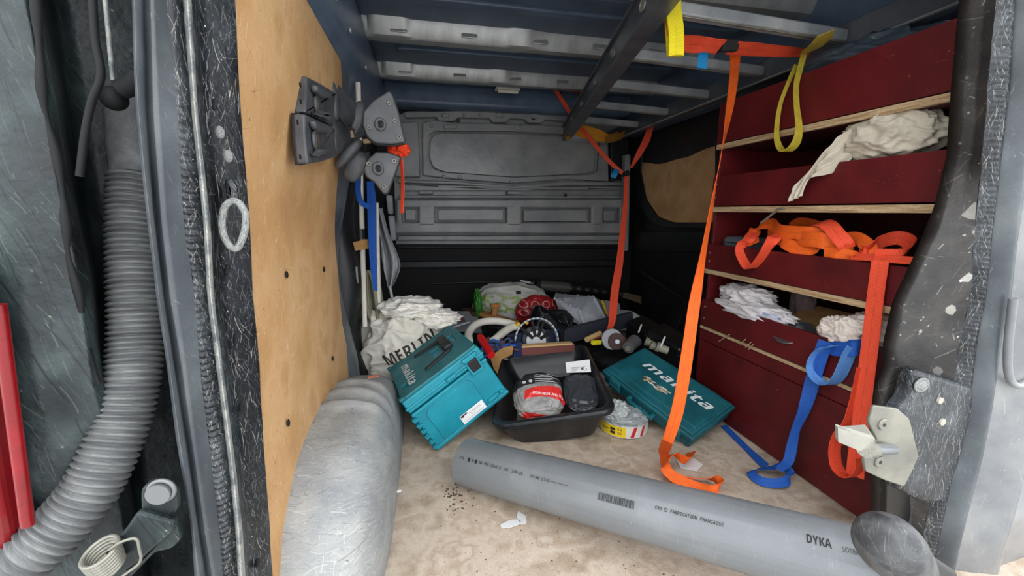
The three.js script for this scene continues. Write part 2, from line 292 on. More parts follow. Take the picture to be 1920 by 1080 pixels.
T.tub = cv(512, 512, (x, w, h) => { ground(x, w, h, ['#15171a', '#1d1f22', '#2b2d2f'], 5, 121, 1.8, 5); strokes(x, w, h, 360, { len: [5, 110], wd: [0.5, 2], al: [0.05, 0.28], col: ['#8c8c88', '#b5b2a8', '#5d5f60'], ang: [0, 3.14] }); specks(x, w, h, 90, { r: [0.8, 4], al: [0.1, 0.4], col: ['#b9b7ae'] }); }, 0.35);
M.tub = std({ map: T.tub, roughness: 0.36 });
T.pvc = cv(512, 512, (x, w, h) => { ground(x, w, h, ['#6b6f71', '#707476', '#787c7e'], 4, 131, 1.5, 4); strokes(x, w, h, 200, { len: [4, 50], wd: [0.4, 1.5], al: [0.06, 0.3], col: ['#b6baba', '#717577', '#c9cbc8'], ang: [-0.3, 0.3] }); specks(x, w, h, 120, { r: [0.5, 2.5], al: [0.1, 0.4], col: ['#c6c6c0', '#6d7072'] }); }, 0.3);
M.pvc = std({ map: T.pvc, roughness: 0.38 });
function web(a, b, stitch, sd) { return cv(64, 256, (x, w, h) => { ground(x, w, h, [a, b], 8, sd, 1.5, 10); x.globalAlpha = 0.25; x.fillStyle = '#000'; for (let j = 0; j < h; j += 4) x.fillRect(0, j, w, 1); x.globalAlpha = 0.55; x.fillStyle = stitch; for (let j = 0; j < h; j += 10) { x.fillRect(w * 0.46, j, 3, 6); } x.globalAlpha = 0.3; x.fillRect(2, 0, 2, h); x.fillRect(w - 4, 0, 2, h); }); }
const webMat = (a, b, s, sd) => { const t = web(a, b, s, sd); t.repeat.set(1, 0.25); return std({ map: t, roughness: 0.75 }); };
M.orange = webMat('#ec5c0c', '#f86e12', '#a83c08', 141);
M.coral = webMat('#f04c2a', '#fb5a35', '#a82a18', 143);
M.blue = webMat('#0f4fa8', '#1a5cb8', '#0a3474', 145);
M.skyblue = webMat('#5a94de', '#6ea6e8', '#3a72b8', 147);
M.yellow = webMat('#e8d30c', '#f4e01c', '#b8a000', 149);
M.ochre = webMat('#a98f2e', '#bfa43a', '#7d6a20', 151);
M.amber = webMat('#c98212', '#dc951c', '#8a5608', 153);
M.cyan = std({ color: '#0f86c2', roughness: 0.5 });
T.cloth = cv(256, 256, (x, w, h) => { ground(x, w, h, ['#dcd9d0', '#e8e5dc', '#f0ede4'], 6, 161, 1.5, 8); specks(x, w, h, 60, { r: [0.6, 3], al: [0.1, 0.35], col: ['#8b8069'] }); }, 0.2);
M.cloth = std({ map: T.cloth, roughness: 0.95, bumpMap: grain, bumpScale: 0.0004 });
M.rag = std({ map: T.cloth, roughness: 0.95, color: '#e8e6f0' });
M.tan = std({ map: T.cloth, roughness: 0.9, color: '#d8cbb8' });
M.card = std({ map: cv(256, 256, (x, w, h) => ground(x, w, h, ['#96703f', '#a67e4c', '#b18a58'], 6, 165, 1.5, 8), 0.2), roughness: 0.9 });
M.wood = std({ map: cv(256, 256, (x, w, h) => { ground(x, w, h, ['#8d5a2a', '#a06a34', '#b27c44'], 5, 167, 1.7, 9); strokes(x, w, h, 200, { len: [20, 120], al: [0.1, 0.3], col: ['#5a3517'], ang: [-0.1, 0.1] }); }, 0.2), roughness: 0.7 });
M.palewood = std({ color: '#d2ae78', roughness: 0.75 });
M.white = std({ color: '#d9dad8', roughness: 0.5 });
M.whitepipe = std({ map: T.cloth, color: '#f4f2ec', roughness: 0.5 });
M.redgloss = std({ color: '#c8141c', roughness: 0.35 });
M.greybox = std({ map: cv(256, 256, (x, w, h) => { ground(x, w, h, ['#9a9ea6', '#a8acb3', '#b6b9bf'], 5, 169, 1.6, 5); strokes(x, w, h, 120, { len: [4, 60], al: [0.1, 0.4], col: ['#b8bcc2', '#565a61'] }); }, 0.2), roughness: 0.5 });
M.navy = std({ map: cv(256, 256, (x, w, h) => { ground(x, w, h, ['#1d2740', '#27324e', '#333f5c'], 5, 171, 1.6, 6); strokes(x, w, h, 90, { len: [4, 60], al: [0.1, 0.4], col: ['#8a93a8'] }); }, 0.2), roughness: 0.5 });
M.clear = new THREE.MeshPhysicalMaterial({ color: '#ffffff', transmission: 0.8, roughness: 0.28, thickness: 0, ior: 1.4, side: THREE.DoubleSide });
M.poly = std({ color: '#8f9194', roughness: 0.3 });
M.foot = std({ map: cv(512, 512, (x, w, h) => { ground(x, w, h, ['#3d3f42', '#4b4d50', '#5c5d5f'], 5, 173, 1.7, 6); strokes(x, w, h, 160, { len: [4, 40], al: [0.06, 0.3], col: ['#8d8f90', '#1b1c1f'] }); }, 0.2), roughness: 0.42 });
M.footdark = std({ color: '#1a1b1e', roughness: 0.5 });
M.hose = std({ map: cv(256, 256, (x, w, h) => { ground(x, w, h, ['#58595a', '#6c6e6d', '#868684'], 6, 175, 1.7, 9); strokes(x, w, h, 300, { len: [2, 18], wd: [0.5, 1.5], al: [0.1, 0.4], col: ['#c2c0b8', '#2c2e30'] }); }, 0.12), roughness: 0.6 });
M.lens = new THREE.MeshPhysicalMaterial({ color: '#8a0510', roughness: 0.3, clearcoat: 0.3, clearcoatRoughness: 0.2, side: THREE.DoubleSide, map: cv(256, 256, (x, w, h) => { ground(x, w, h, ['#c4c4c4', '#ffffff'], 5, 177, 1.6, 8); strokes(x, w, h, 60, { len: [4, 50], al: [0.1, 0.4], col: ['#ffffff', '#777'] }); }, 0.2) });
// flat print with a cut-out background
function print(w, h, draw) { const t = cv(w, h, (x) => { x.clearRect(0, 0, w, h); draw(x, w, h); }); t.wrapS = t.wrapT = THREE.ClampToEdgeWrapping; return std({ map: t, transparent: true, alphaTest: 0.4, roughness: 0.6, polygonOffset: true, polygonOffsetFactor: -2 }); }
function quad(o, ux, uy, w, h) { // flat rectangle centred at o with unit axes ux, uy
  const x = V(ux).clone().normalize(), y = V(uy).clone().normalize(), z = new THREE.Vector3().crossVectors(x, y);
  return new THREE.PlaneGeometry(w, h).applyMatrix4(new THREE.Matrix4().makeBasis(x, y, z).setPosition(V(o)));
}
function place(o, cols, pos) { const m = new THREE.Matrix4().makeBasis(V([cols[0][0], cols[1][0], cols[2][0]]), V([cols[0][1], cols[1][1], cols[2][1]]), V([cols[0][2], cols[1][2], cols[2][2]])); o.quaternion.setFromRotationMatrix(m); o.position.set(...pos); return o; }

// ---------- the van: floor, roof, walls, bulkhead ----------
{
  const g = structGroup('floor');
  obj('deck', [B(-0.3, -0.03, -2.57, 1.4, 0, -0.36, 0.002)], M.floor, g);
  obj('sill', [B(-0.3, -0.12, -0.36, 1.4, 0.005, -0.3, 0.004)], M.alu, g);
}
struct('ground', [B(-8, -0.75, -6, 8, -0.65, 12, 0.01)], std({ map: cv(512, 512, (x, w, h) => { ground(x, w, h, ['#a3a29f', '#b2b0ac', '#c0beb9'], 8, 201, 1.6, 14); specks(x, w, h, 800, { r: [0.5, 2.5], col: ['#bdbab4', '#5b5a5c'] }); }, 1.2), roughness: 0.95 }));
{ // ceiling: dark skin with three lighter grey bows across it
  const g = structGroup('ceiling'), rows = [];
  obj('skin', [B(-0.4, 1.425, -2.6, 1.48, 1.46, -0.55, 0.004)], M.roof, g);
  // pressed hat section, its rear flank sloping; edges step in and out like the pressing's
  const bow = (z, w, y, x0 = -0.235, x1 = 1.32, mat = M.raw) => {
    const rows = [], step = (x) => { const d = x - x0; return { r: 1 + 0.3 * (sm(0.05, 0.07, d) - sm(0.18, 0.21, d)) + 0.28 * (sm(0.55, 0.6, d) - sm(0.64, 0.7, d)) - 0.12 * sm(0.7, 0.74, d), f: 1 + 0.25 * (sm(0.08, 0.1, d) - sm(0.6, 0.64, d)) }; };
    for (let i = 0; i <= 120; i++) { const x = x0 + (x1 - x0) * i / 120, k = step(x); rows.push([[0.062, 0.46 * k.r], [0.05, 0.43 * k.r], [0.006, 0.2 * k.r], [0, 0.12], [0.001, -0.3 * k.f], [0.008, -0.38 * k.f], [0.062, -0.46 * k.f]].map(([dy, q]) => [x, y + dy, z + q * w])); }
    const b = obj('roof_bow', toCreasedNormals(shell(rows, 0.002), 0.5), mat, g);
    const h = []; for (const fx of [0.16, 0.42, 0.7, 0.95, 1.2]) h.push(boxAt(0.06, 0.006, w * 0.3, [x0 + fx, y + 0.026, z + w * 0.33], [1.15, 0, 0], 0.003));
    obj('pressing', h, mat, b);
  };
  bow(-1.7, 0.09, 1.368); bow(-2.16, 0.08, 1.368); bow(-1.23, 0.1, 1.368);
  for (const z of [-1.88, -1.44, -2.28]) { // shallow pressed swages between the bows
    const s = []; for (const o of [-0.055, 0.055]) s.push(B(-0.1, 1.412, z + o - 0.02, 1.2, 1.43, z + o + 0.02, 0.008)); obj('swage', s, M.roof, g);
  }
  obj('rear_header', [B(-0.3, 1.36, -0.62, 1.3, 1.45, -0.54, 0.02)], M.dark, g);
  obj('front_header', [B(-0.3, 1.31, -2.56, 1.4, 1.44, -2.42, 0.03)], M.roof, g);
}
{ // left wall: dark body skin, leaning inwards higher up, with pressed ribs
  const xw = (y) => -0.33 + 0.1 * sm(0.65, 1.45, y), rows = [];
  const g = structGroup('wall_left');
  for (let i = 0; i <= 30; i++) { const y = -0.03 + 1.48 * i / 30, row = []; for (let j = 0; j <= 60; j++) { const z = -2.6 + 1.93 * j / 60; row.push([xw(y) + 0.008 * noise(z * 3, y * 2.5, 1.7), y, z]); } rows.push(row); }
  obj('skin', shell(rows.map((r) => r.slice().reverse()).reverse(), -0.03), M.dark, g);
  // pressed pillar in lighter, smoother grey than the wall, just past the plywood
  const crest = []; for (let i = 0; i <= 40; i++) { const y = 0.02 + 1.12 * i / 40, row = []; for (let j = 0; j <= 12; j++) { const a = j / 12 * Math.PI; row.push([xw(y) + 0.012 + (0.05 + 0.02 * Math.sin(y * 9)) * Math.sin(a), y, -1.375 + 0.075 * Math.cos(a)]); } crest.push(row); }
  obj('pillar', shell(crest, 0.004), std({ map: T.smooth, roughness: 0.3 }), g);
  const inner = []; for (let i = 0; i <= 30; i++) { const y = 0.02 + 0.95 * i / 30, row = []; for (let j = 0; j <= 12; j++) { const a = j / 12 * Math.PI; row.push([xw(y) + 0.02 + (0.06 + 0.015 * Math.sin(y * 14 + 1)) * Math.sin(a), y, -1.56 + 0.085 * Math.cos(a)]); } inner.push(row); }
  obj('rib', shell(inner, 0.004), M.dark, g);
  // cant rail between wall and roof
  const rail = []; for (let i = 0; i <= 1; i++) { const z = i ? -0.56 : -2.5; rail.push([[-0.25, 1.12, z], [-0.225, 1.165, z], [-0.205, 1.18, z], [-0.19, 1.25, z], [-0.19, 1.36, z], [-0.2, 1.42, z], [-0.3, 1.44, z]]); }
  obj('cant_rail', shell(rail, 0.004), M.roof, g);
  const studs = []; for (const z of [-0.98, -1.12, -1.3, -1.6, -2.0]) studs.push(disc([-0.192, 1.235, z], [1, 0, 0], 0.008, 0.006)); obj('stud', studs, M.alu, g);
}
{ // right wall behind the shelving, with a dark trim panel and pressings beyond it
  const g = structGroup('wall_right'), xw = (y) => 1.4 - 0.06 * sm(0.7, 1.45, y), rows = [];
  for (let i = 0; i <= 24; i++) { const y = -0.03 + 1.48 * i / 24, row = []; for (let j = 0; j <= 60; j++) { const z = -2.6 + 2.06 * j / 60; row.push([xw(y) + 0.006 * noise(z * 3, y * 3, 8.1), y, z]); } rows.push(row); }
  obj('skin', shell(rows, -0.03), M.dark, g);
  obj('window_surround', [slab([[1.335, 1.293, -2.528], [1.335, 0.962, -2.476], [1.335, 0.791, -2.415], [1.335, 0.685, -2.279], [1.335, 0.645, -2.128], [1.335, 0.644, -2.012], [1.335, 0.659, -1.662], [1.335, 1.165, -1.733]], 'x', 0.012, { bevel: 0.004, round: 0.03, holes: [[[1.335, 1.173, -2.394], [1.335, 1.154, -1.749], [1.335, 0.685, -1.684], [1.335, 0.676, -2.016], [1.335, 0.706, -2.180], [1.335, 0.815, -2.326], [1.335, 0.989, -2.411]]] })], M.dark, g);
  obj('lower_trim', [slab([[1.335, 0.597, -2.462], [1.335, 0.627, -2.010], [1.335, 0.644, -1.660], [1.335, -0.026, -1.567], [1.335, -0.080, -2.218], [1.335, 0.158, -2.411]], 'x', 0.012, { bevel: 0.004, round: 0.02 }), bar([1.331, 0.3745, -2.1326], [1.331, 0.3264, -1.7883], 0.008, 0.012), bar([1.331, 0.4813, -2.4125], [1.331, 0.5535, -1.6607], 0.008, 0.014)], M.dark, g);
  obj('cant_rail', [B(1.25, 1.2, -2.5, 1.36, 1.44, -0.56, 0.03)], M.roof, g);
}
{ // bulkhead: moulded grey liner over a dark steel lower half
  const g = structGroup('wall_front');
  obj('steel_panel', [B(-0.33, -0.03, -2.6, 1.42, 1.45, -2.57, 0.004)], M.black, g);
  const liner = obj('liner', [slab([[-0.174, 1.260, -2.530], [-0.098, 1.307, -2.530], [0.335, 1.339, -2.530], [0.922, 1.352, -2.530], [1.287, 1.292, -2.530], [1.327, 1.068, -2.530], [1.338, 0.499, -2.530], [-0.193, 0.527, -2.530], [-0.183, 0.941, -2.530]], 'z', 0.012, { bevel: 0.004, round: 0.02 })].map((q) => q.translate(0, 0, -0.03)), M.bulk, g);
  for (const f of [[[-0.125, 0.746, -2.516], [-0.062, 0.746, -2.516], [-0.065, 0.683, -2.516], [-0.128, 0.683, -2.516]], [[0.067, 0.746, -2.516], [0.469, 0.747, -2.516], [0.469, 0.681, -2.516], [0.065, 0.682, -2.516]], [[0.600, 0.743, -2.516], [1.024, 0.743, -2.516], [1.026, 0.671, -2.516], [0.600, 0.673, -2.516]], [[1.144, 0.740, -2.516], [1.220, 0.740, -2.516], [1.223, 0.673, -2.516], [1.147, 0.674, -2.516]]]) obj('recessed_field', [slab(f, 'z', 0.012, { bevel: 0.004, round: 0.01 })], M.bulk, g);
  const P = (name, pts, d, mat = M.bulk, o = {}) => obj(name, [slab(pts.map((p) => [p[0], p[1], p[2] - 0.03]), 'z', d + 0.03, { bevel: Math.min(0.006, d * 0.4), round: 0.012, ...o })], mat, g);
  // top flange with notches and clip blocks
  P('top_flange', [[-0.106, 1.291, -2.510], [0.332, 1.320, -2.510], [0.863, 1.329, -2.510], [0.926, 1.304, -2.510], [0.892, 1.281, -2.510], [0.733, 1.287, -2.510], [0.713, 1.267, -2.510], [0.625, 1.264, -2.510], [0.605, 1.284, -2.510], [0.509, 1.283, -2.510], [0.493, 1.261, -2.510], [0.402, 1.257, -2.510], [0.389, 1.281, -2.510], [0.199, 1.275, -2.510], [0.180, 1.254, -2.510], [0.087, 1.250, -2.510], [0.076, 1.273, -2.510], [-0.099, 1.262, -2.510]], 0.016);
  for (const c of [[[0.106, 1.291, -2.495], [0.149, 1.293, -2.495], [0.149, 1.270, -2.495], [0.106, 1.268, -2.495]], [[0.422, 1.309, -2.495], [0.467, 1.311, -2.495], [0.467, 1.284, -2.495], [0.422, 1.282, -2.495]], [[0.635, 1.313, -2.495], [0.681, 1.315, -2.495], [0.682, 1.287, -2.495], [0.635, 1.285, -2.495]], [[0.230, 1.300, -2.495], [0.242, 1.301, -2.495], [0.242, 1.280, -2.495], [0.229, 1.279, -2.495]], [[0.320, 1.304, -2.495], [0.333, 1.305, -2.495], [0.333, 1.284, -2.495], [0.320, 1.283, -2.495]]]) P('clip_block', c, 0.014, M.bulk);
  P('upper_panel', [[-0.004, 1.239, -2.516], [0.066, 1.256, -2.516], [0.199, 1.244, -2.516], [0.390, 1.252, -2.516], [0.494, 1.250, -2.516], [0.610, 1.255, -2.516], [0.867, 1.253, -2.516], [0.938, 1.230, -2.516], [1.136, 1.225, -2.516], [1.169, 0.928, -2.516], [0.875, 0.937, -2.516], [0.534, 0.906, -2.516], [0.165, 0.927, -2.516], [-0.014, 0.945, -2.516]], 0.014, M.bulk, { holes: [[[0.064, 1.203, -2.516], [0.527, 1.218, -2.516], [1.046, 1.209, -2.516], [1.098, 1.175, -2.516], [1.095, 0.988, -2.516], [1.049, 0.960, -2.516], [0.534, 0.935, -2.516], [0.102, 0.957, -2.516], [0.028, 0.980, -2.516], [0.006, 1.049, -2.516], [0.023, 1.178, -2.516]]] });
  for (const c of [[[0.114, 1.232, -2.500], [0.194, 1.235, -2.500], [0.194, 1.211, -2.500], [0.113, 1.208, -2.500]], [[0.534, 1.243, -2.500], [0.586, 1.245, -2.500], [0.586, 1.223, -2.500], [0.534, 1.221, -2.500]], [[0.038, 1.234, -2.500], [0.056, 1.235, -2.500], [0.055, 1.212, -2.500], [0.037, 1.211, -2.500]]]) P('tab', c, 0.012, M.bulk);
  P('window_panel', [[0.085, 1.186, -2.516], [0.527, 1.199, -2.516], [1.029, 1.189, -2.516], [1.073, 1.158, -2.516], [1.069, 1.000, -2.516], [1.030, 0.976, -2.516], [0.534, 0.945, -2.516], [0.119, 0.966, -2.516], [0.047, 0.989, -2.516], [0.028, 1.050, -2.516], [0.041, 1.161, -2.516]], 0.008, M.bulkwin, { round: 0.03 });
  P('left_pillar', [[-0.145, 1.229, -2.510], [-0.028, 1.245, -2.510], [-0.029, 0.935, -2.510], [-0.170, 0.933, -2.510]], 0.02, M.bulk);
  P('right_pillar', [[1.166, 1.218, -2.510], [1.294, 1.190, -2.510], [1.301, 0.944, -2.510], [1.181, 0.928, -2.510]], 0.012, M.dark);
  // waist rails
  P('bead', [[-0.161, 0.918, -2.512], [0.164, 0.914, -2.512], [0.533, 0.893, -2.512], [0.874, 0.921, -2.512], [1.288, 0.923, -2.512], [1.289, 0.903, -2.512], [0.875, 0.898, -2.512], [0.533, 0.874, -2.512], [0.164, 0.895, -2.512], [-0.162, 0.900, -2.512]], 0.018);
  P('waist_rail', [[-0.141, 0.894, -2.512], [0.164, 0.889, -2.512], [0.533, 0.867, -2.512], [0.875, 0.891, -2.512], [1.282, 0.896, -2.512], [1.291, 0.872, -2.512], [-0.144, 0.854, -2.512]], 0.012, M.bulk);
  P('slot', [[0.071, 0.890, -2.500], [1.023, 0.885, -2.500], [1.023, 0.872, -2.500], [0.071, 0.878, -2.500]], 0.008, M.bulk, { round: 0.003 });
  for (const c of [[[-0.039, 0.855, -2.500], [0.045, 0.856, -2.500], [0.044, 0.837, -2.500], [-0.040, 0.836, -2.500]], [[0.493, 0.860, -2.500], [0.585, 0.858, -2.500], [0.585, 0.838, -2.500], [0.493, 0.838, -2.500]], [[0.098, 0.949, -2.500], [0.117, 0.949, -2.500], [0.117, 0.931, -2.500], [0.098, 0.931, -2.500]], [[0.190, 0.947, -2.500], [0.215, 0.948, -2.500], [0.215, 0.929, -2.500], [0.190, 0.929, -2.500]], [[0.507, 0.927, -2.500], [0.564, 0.928, -2.500], [0.564, 0.912, -2.500], [0.507, 0.912, -2.500]]]) P('tab', c, 0.012, M.bulk);
  P('rail', [[-0.151, 0.830, -2.512], [1.278, 0.837, -2.512], [1.279, 0.820, -2.512], [-0.152, 0.811, -2.512]], 0.02);
  // deep moulded band with three recessed fields
  const band = (pts) => slab(pts, 'z', 0.042, { bevel: 0.011, seg: 4 });
  obj('moulded_band', [[[-0.171, 0.805, -2.516], [1.297, 0.813, -2.516], [1.300, 0.758, -2.516], [-0.173, 0.756, -2.516]], [[-0.184, 0.674, -2.516], [1.313, 0.662, -2.516], [1.317, 0.591, -2.516], [-0.187, 0.608, -2.516]], [[-0.172, 0.774, -2.516], [-0.139, 0.774, -2.516], [-0.145, 0.649, -2.516], [-0.179, 0.649, -2.516]], [[-0.046, 0.775, -2.516], [0.052, 0.775, -2.516], [0.047, 0.647, -2.516], [-0.051, 0.648, -2.516]], [[0.486, 0.776, -2.516], [0.582, 0.776, -2.516], [0.583, 0.643, -2.516], [0.486, 0.644, -2.516]], [[1.041, 0.778, -2.516], [1.123, 0.778, -2.516], [1.129, 0.639, -2.516], [1.046, 0.639, -2.516]], [[1.241, 0.778, -2.516], [1.299, 0.778, -2.516], [1.307, 0.637, -2.516], [1.248, 0.638, -2.516]]].map(band), M.bulk, g);
  P('lower_rail', [[-0.175, 0.595, -2.514], [1.301, 0.577, -2.514], [1.307, 0.541, -2.514], [-0.180, 0.563, -2.514]], 0.03, M.bulk, { bevel: 0.01, seg: 3 });
  P('steel_bead', [[-0.186, 0.533, -2.528], [1.329, 0.499, -2.528], [1.330, 0.485, -2.528], [-0.187, 0.517, -2.528]], 0.024, M.dark, { bevel: 0.008 });
  obj('lower_panel', [slab([[-0.322, 0.542, -2.530], [1.494, 0.511, -2.530], [1.544, -0.196, -2.530], [-0.360, -0.066, -2.530]], 'z', 0.006, { bevel: 0.001 })].map((q) => q.translate(0, 0, -0.004)), M.black, g);
  P('steel_bead', [[-0.203, 0.439, -2.528], [1.342, 0.407, -2.528], [1.345, 0.359, -2.528], [-0.206, 0.393, -2.528]], 0.026, M.dark, { bevel: 0.011, seg: 3 });
  P('steel_bead', [[0.009, 0.295, -2.528], [0.336, 0.294, -2.528], [1.167, 0.268, -2.528], [1.168, 0.257, -2.528], [0.336, 0.283, -2.528], [0.008, 0.285, -2.528]], 0.014, M.dark, { bevel: 0.004 });
  const dots = []; for (const [p] of [[[-0.098, 0.8968, -2.496]], [[0.2039, 1.258, -2.496]], [[0.8688, 0.8368, -2.49]], [[0.6534, 1.2881, -2.49]]]) dots.push(disc(p, [0, 0, 1], 0.011, 0.006)); obj('plug', dots, M.dark, g);
  // side return strips left and right of the liner
  P('edge_strip', [[-0.224, 0.827, -2.450], [-0.189, 0.827, -2.450], [-0.189, 0.719, -2.450], [-0.218, 0.719, -2.450]], 0.02, M.greybox); P('edge_strip', [[-0.219, 0.713, -2.450], [-0.183, 0.713, -2.450], [-0.178, 0.571, -2.450], [-0.209, 0.565, -2.450]], 0.02, M.greybox);
  P('edge_strip', [[1.239, 1.089, -2.450], [1.276, 1.090, -2.450], [1.297, 0.478, -2.450], [1.259, 0.479, -2.450]], 0.02, M.bulk);
}

// columns of points down the rear pillars, sampled at common heights
function pillarRows(cols, y0, y1, n, fn) {
  const at = (c, y) => { let i = 0; while (i < c.length - 2 && y < c[i + 1][1]) i++; const a = c[i], b = c[i + 1], t = (y - a[1]) / (b[1] - a[1]); return [a[0] + (b[0] - a[0]) * t, y, a[2] + (b[2] - a[2]) * t]; };
  const rows = []; for (let i = 0; i <= n; i++) { const y = y0 + (y1 - y0) * i / n, r = cols.map((c) => at(c, y)); rows.push(fn ? fn(r, y) : r); } return rows;
}
const densify = (row, k) => { const o = []; for (let j = 0; j < row.length - 1; j++) for (let i = 0; i < k; i++) { const t = i / k; o.push(row[j].map((v, c) => v + (row[j + 1][c] - v) * t)); } o.push(row[row.length - 1]); return o; };
{ // left rear pillar
  const g = structGroup('trim_1');
  const c0 = [[-0.277, 0.945, -0.510], [-0.288, 0.860, -0.510], [-0.294, 0.775, -0.510], [-0.300, 0.643, -0.510], [-0.301, 0.571, -0.510], [-0.305, 0.466, -0.510], [-0.305, 0.351, -0.510], [-0.311, 0.278, -0.510]], c0b = [[-0.270, 0.943, -0.506], [-0.281, 0.859, -0.506], [-0.286, 0.775, -0.506], [-0.292, 0.644, -0.506], [-0.293, 0.572, -0.506], [-0.296, 0.467, -0.506], [-0.297, 0.353, -0.506], [-0.301, 0.280, -0.506]];
  const c1 = [[-0.273, 0.950, -0.522], [-0.286, 0.844, -0.522], [-0.296, 0.728, -0.522], [-0.299, 0.641, -0.522], [-0.300, 0.566, -0.522], [-0.301, 0.450, -0.522], [-0.304, 0.340, -0.522], [-0.304, 0.264, -0.522]], c1b = [[-0.261, 0.947, -0.512], [-0.274, 0.843, -0.512], [-0.283, 0.729, -0.512], [-0.287, 0.642, -0.512], [-0.286, 0.569, -0.512], [-0.289, 0.455, -0.512], [-0.291, 0.346, -0.512], [-0.291, 0.272, -0.512]];
  const c2 = [[-0.259, 0.957, -0.534], [-0.264, 0.848, -0.534], [-0.275, 0.719, -0.534], [-0.274, 0.663, -0.534], [-0.282, 0.524, -0.534], [-0.285, 0.409, -0.534], [-0.288, 0.316, -0.534], [-0.292, 0.249, -0.534]], c3 = [[-0.250, 0.964, -0.548], [-0.257, 0.852, -0.548], [-0.261, 0.728, -0.548], [-0.269, 0.634, -0.548], [-0.270, 0.554, -0.548], [-0.272, 0.418, -0.548], [-0.276, 0.312, -0.548], [-0.282, 0.232, -0.548]];
  const c3b = [[-0.244, 0.961, -0.540], [-0.251, 0.850, -0.540], [-0.256, 0.728, -0.540], [-0.263, 0.635, -0.540], [-0.264, 0.557, -0.540], [-0.266, 0.422, -0.540], [-0.270, 0.318, -0.540], [-0.276, 0.239, -0.540]], c4b = [[-0.240, 0.962, -0.540], [-0.248, 0.850, -0.540], [-0.252, 0.728, -0.540], [-0.259, 0.635, -0.540], [-0.260, 0.556, -0.540], [-0.262, 0.421, -0.540], [-0.266, 0.317, -0.540], [-0.271, 0.238, -0.540]];
  const c4 = [[-0.245, 0.968, -0.556], [-0.254, 0.854, -0.556], [-0.257, 0.727, -0.556], [-0.265, 0.632, -0.556], [-0.266, 0.551, -0.556], [-0.268, 0.412, -0.556], [-0.271, 0.304, -0.556], [-0.276, 0.223, -0.556]], c4c = [[-0.251, 0.981, -0.586], [-0.260, 0.860, -0.586], [-0.263, 0.727, -0.586], [-0.270, 0.625, -0.586], [-0.271, 0.540, -0.586], [-0.274, 0.393, -0.586], [-0.278, 0.279, -0.586], [-0.283, 0.193, -0.586]];
  const c5 = [[-0.226, 1.000, -0.622], [-0.235, 0.869, -0.622], [-0.240, 0.726, -0.622], [-0.248, 0.617, -0.622], [-0.250, 0.524, -0.622], [-0.260, 0.367, -0.622], [-0.265, 0.245, -0.622], [-0.271, 0.153, -0.622]];
  const c6 = c5.map((p) => [p[0] - 0.004, p[1], p[2] - 0.012]), cm = c0.map((p) => [p[0] - 0.004, p[1], p[2] - 0.03]), cm2 = c0.map((p) => [p[0] + 0.01, p[1], p[2] - 0.17]);
  const Y0 = -0.3, Y1 = 1.42;
  obj('outer_flange', shell(pillarRows([cm2, cm, c0, c0b, c1], Y0, Y1, 60), 0.003), M.paint, g);
  obj('seal_face', shell(pillarRows([c1, c1b, c2], Y0, Y1, 60).map((r) => densify(r, 4)), 0.003), M.paint, g);
  // band beside the painted face, with ribs shaped along its middle
  const ribRows = pillarRows([c2, c3], Y0, Y1, 900, (r, y) => { const q = densify(r, 6), a = sm(0.12, 0.3, y) * (1 - sm(0.8, 0.92, y)); return q.map((p, j) => [p[0], p[1], p[2] + 0.0035 * Math.sin(j / 6 * Math.PI) * (1 + 0.8 * a * Math.sin(y * 760))]); });
  obj('ribbed_strip', shell(ribRows, 0.002), M.pillar, g);
  obj('ridge', shell(pillarRows([c3, c3b, c4b, c4], Y0, Y1, 60), 0.003), M.worn, g);
  const face = obj('face', shell(pillarRows([c4, c4c, c5, c6], Y0, Y1, 120, (r, y) => densify(r, 5).map((p) => [p[0], p[1], p[2] + 0.0022 * noise(p[0] * 60, y * 22, 3)])), 0.003), M.pillar, g);
  // slotted holes, each a black plug sunk in a small rim
  for (const p of [[-0.2447, 0.8659, -0.584], [-0.2586, 0.6638, -0.59], [-0.2596, 0.5688, -0.59], [-0.2642, 0.4716, -0.59], [-0.2759, 0.2083, -0.6]]) { const h = new THREE.CapsuleGeometry(0.0042, 0.007, 4, 10).scale(0.75, 1, 0.5).rotateZ(-0.25).translate(p[0], p[1], p[2] + 0.007); obj('hole', h, M.black, face); }
  for (const p of [[-0.2426, 0.8335, -0.582], [-0.2383, 0.8063, -0.585]]) obj('bolt', new THREE.SphereGeometry(0.006, 16, 10).scale(0.9, 1.3, 0.5).translate(p[0], p[1], p[2] + 0.006), M.worn, face);
}
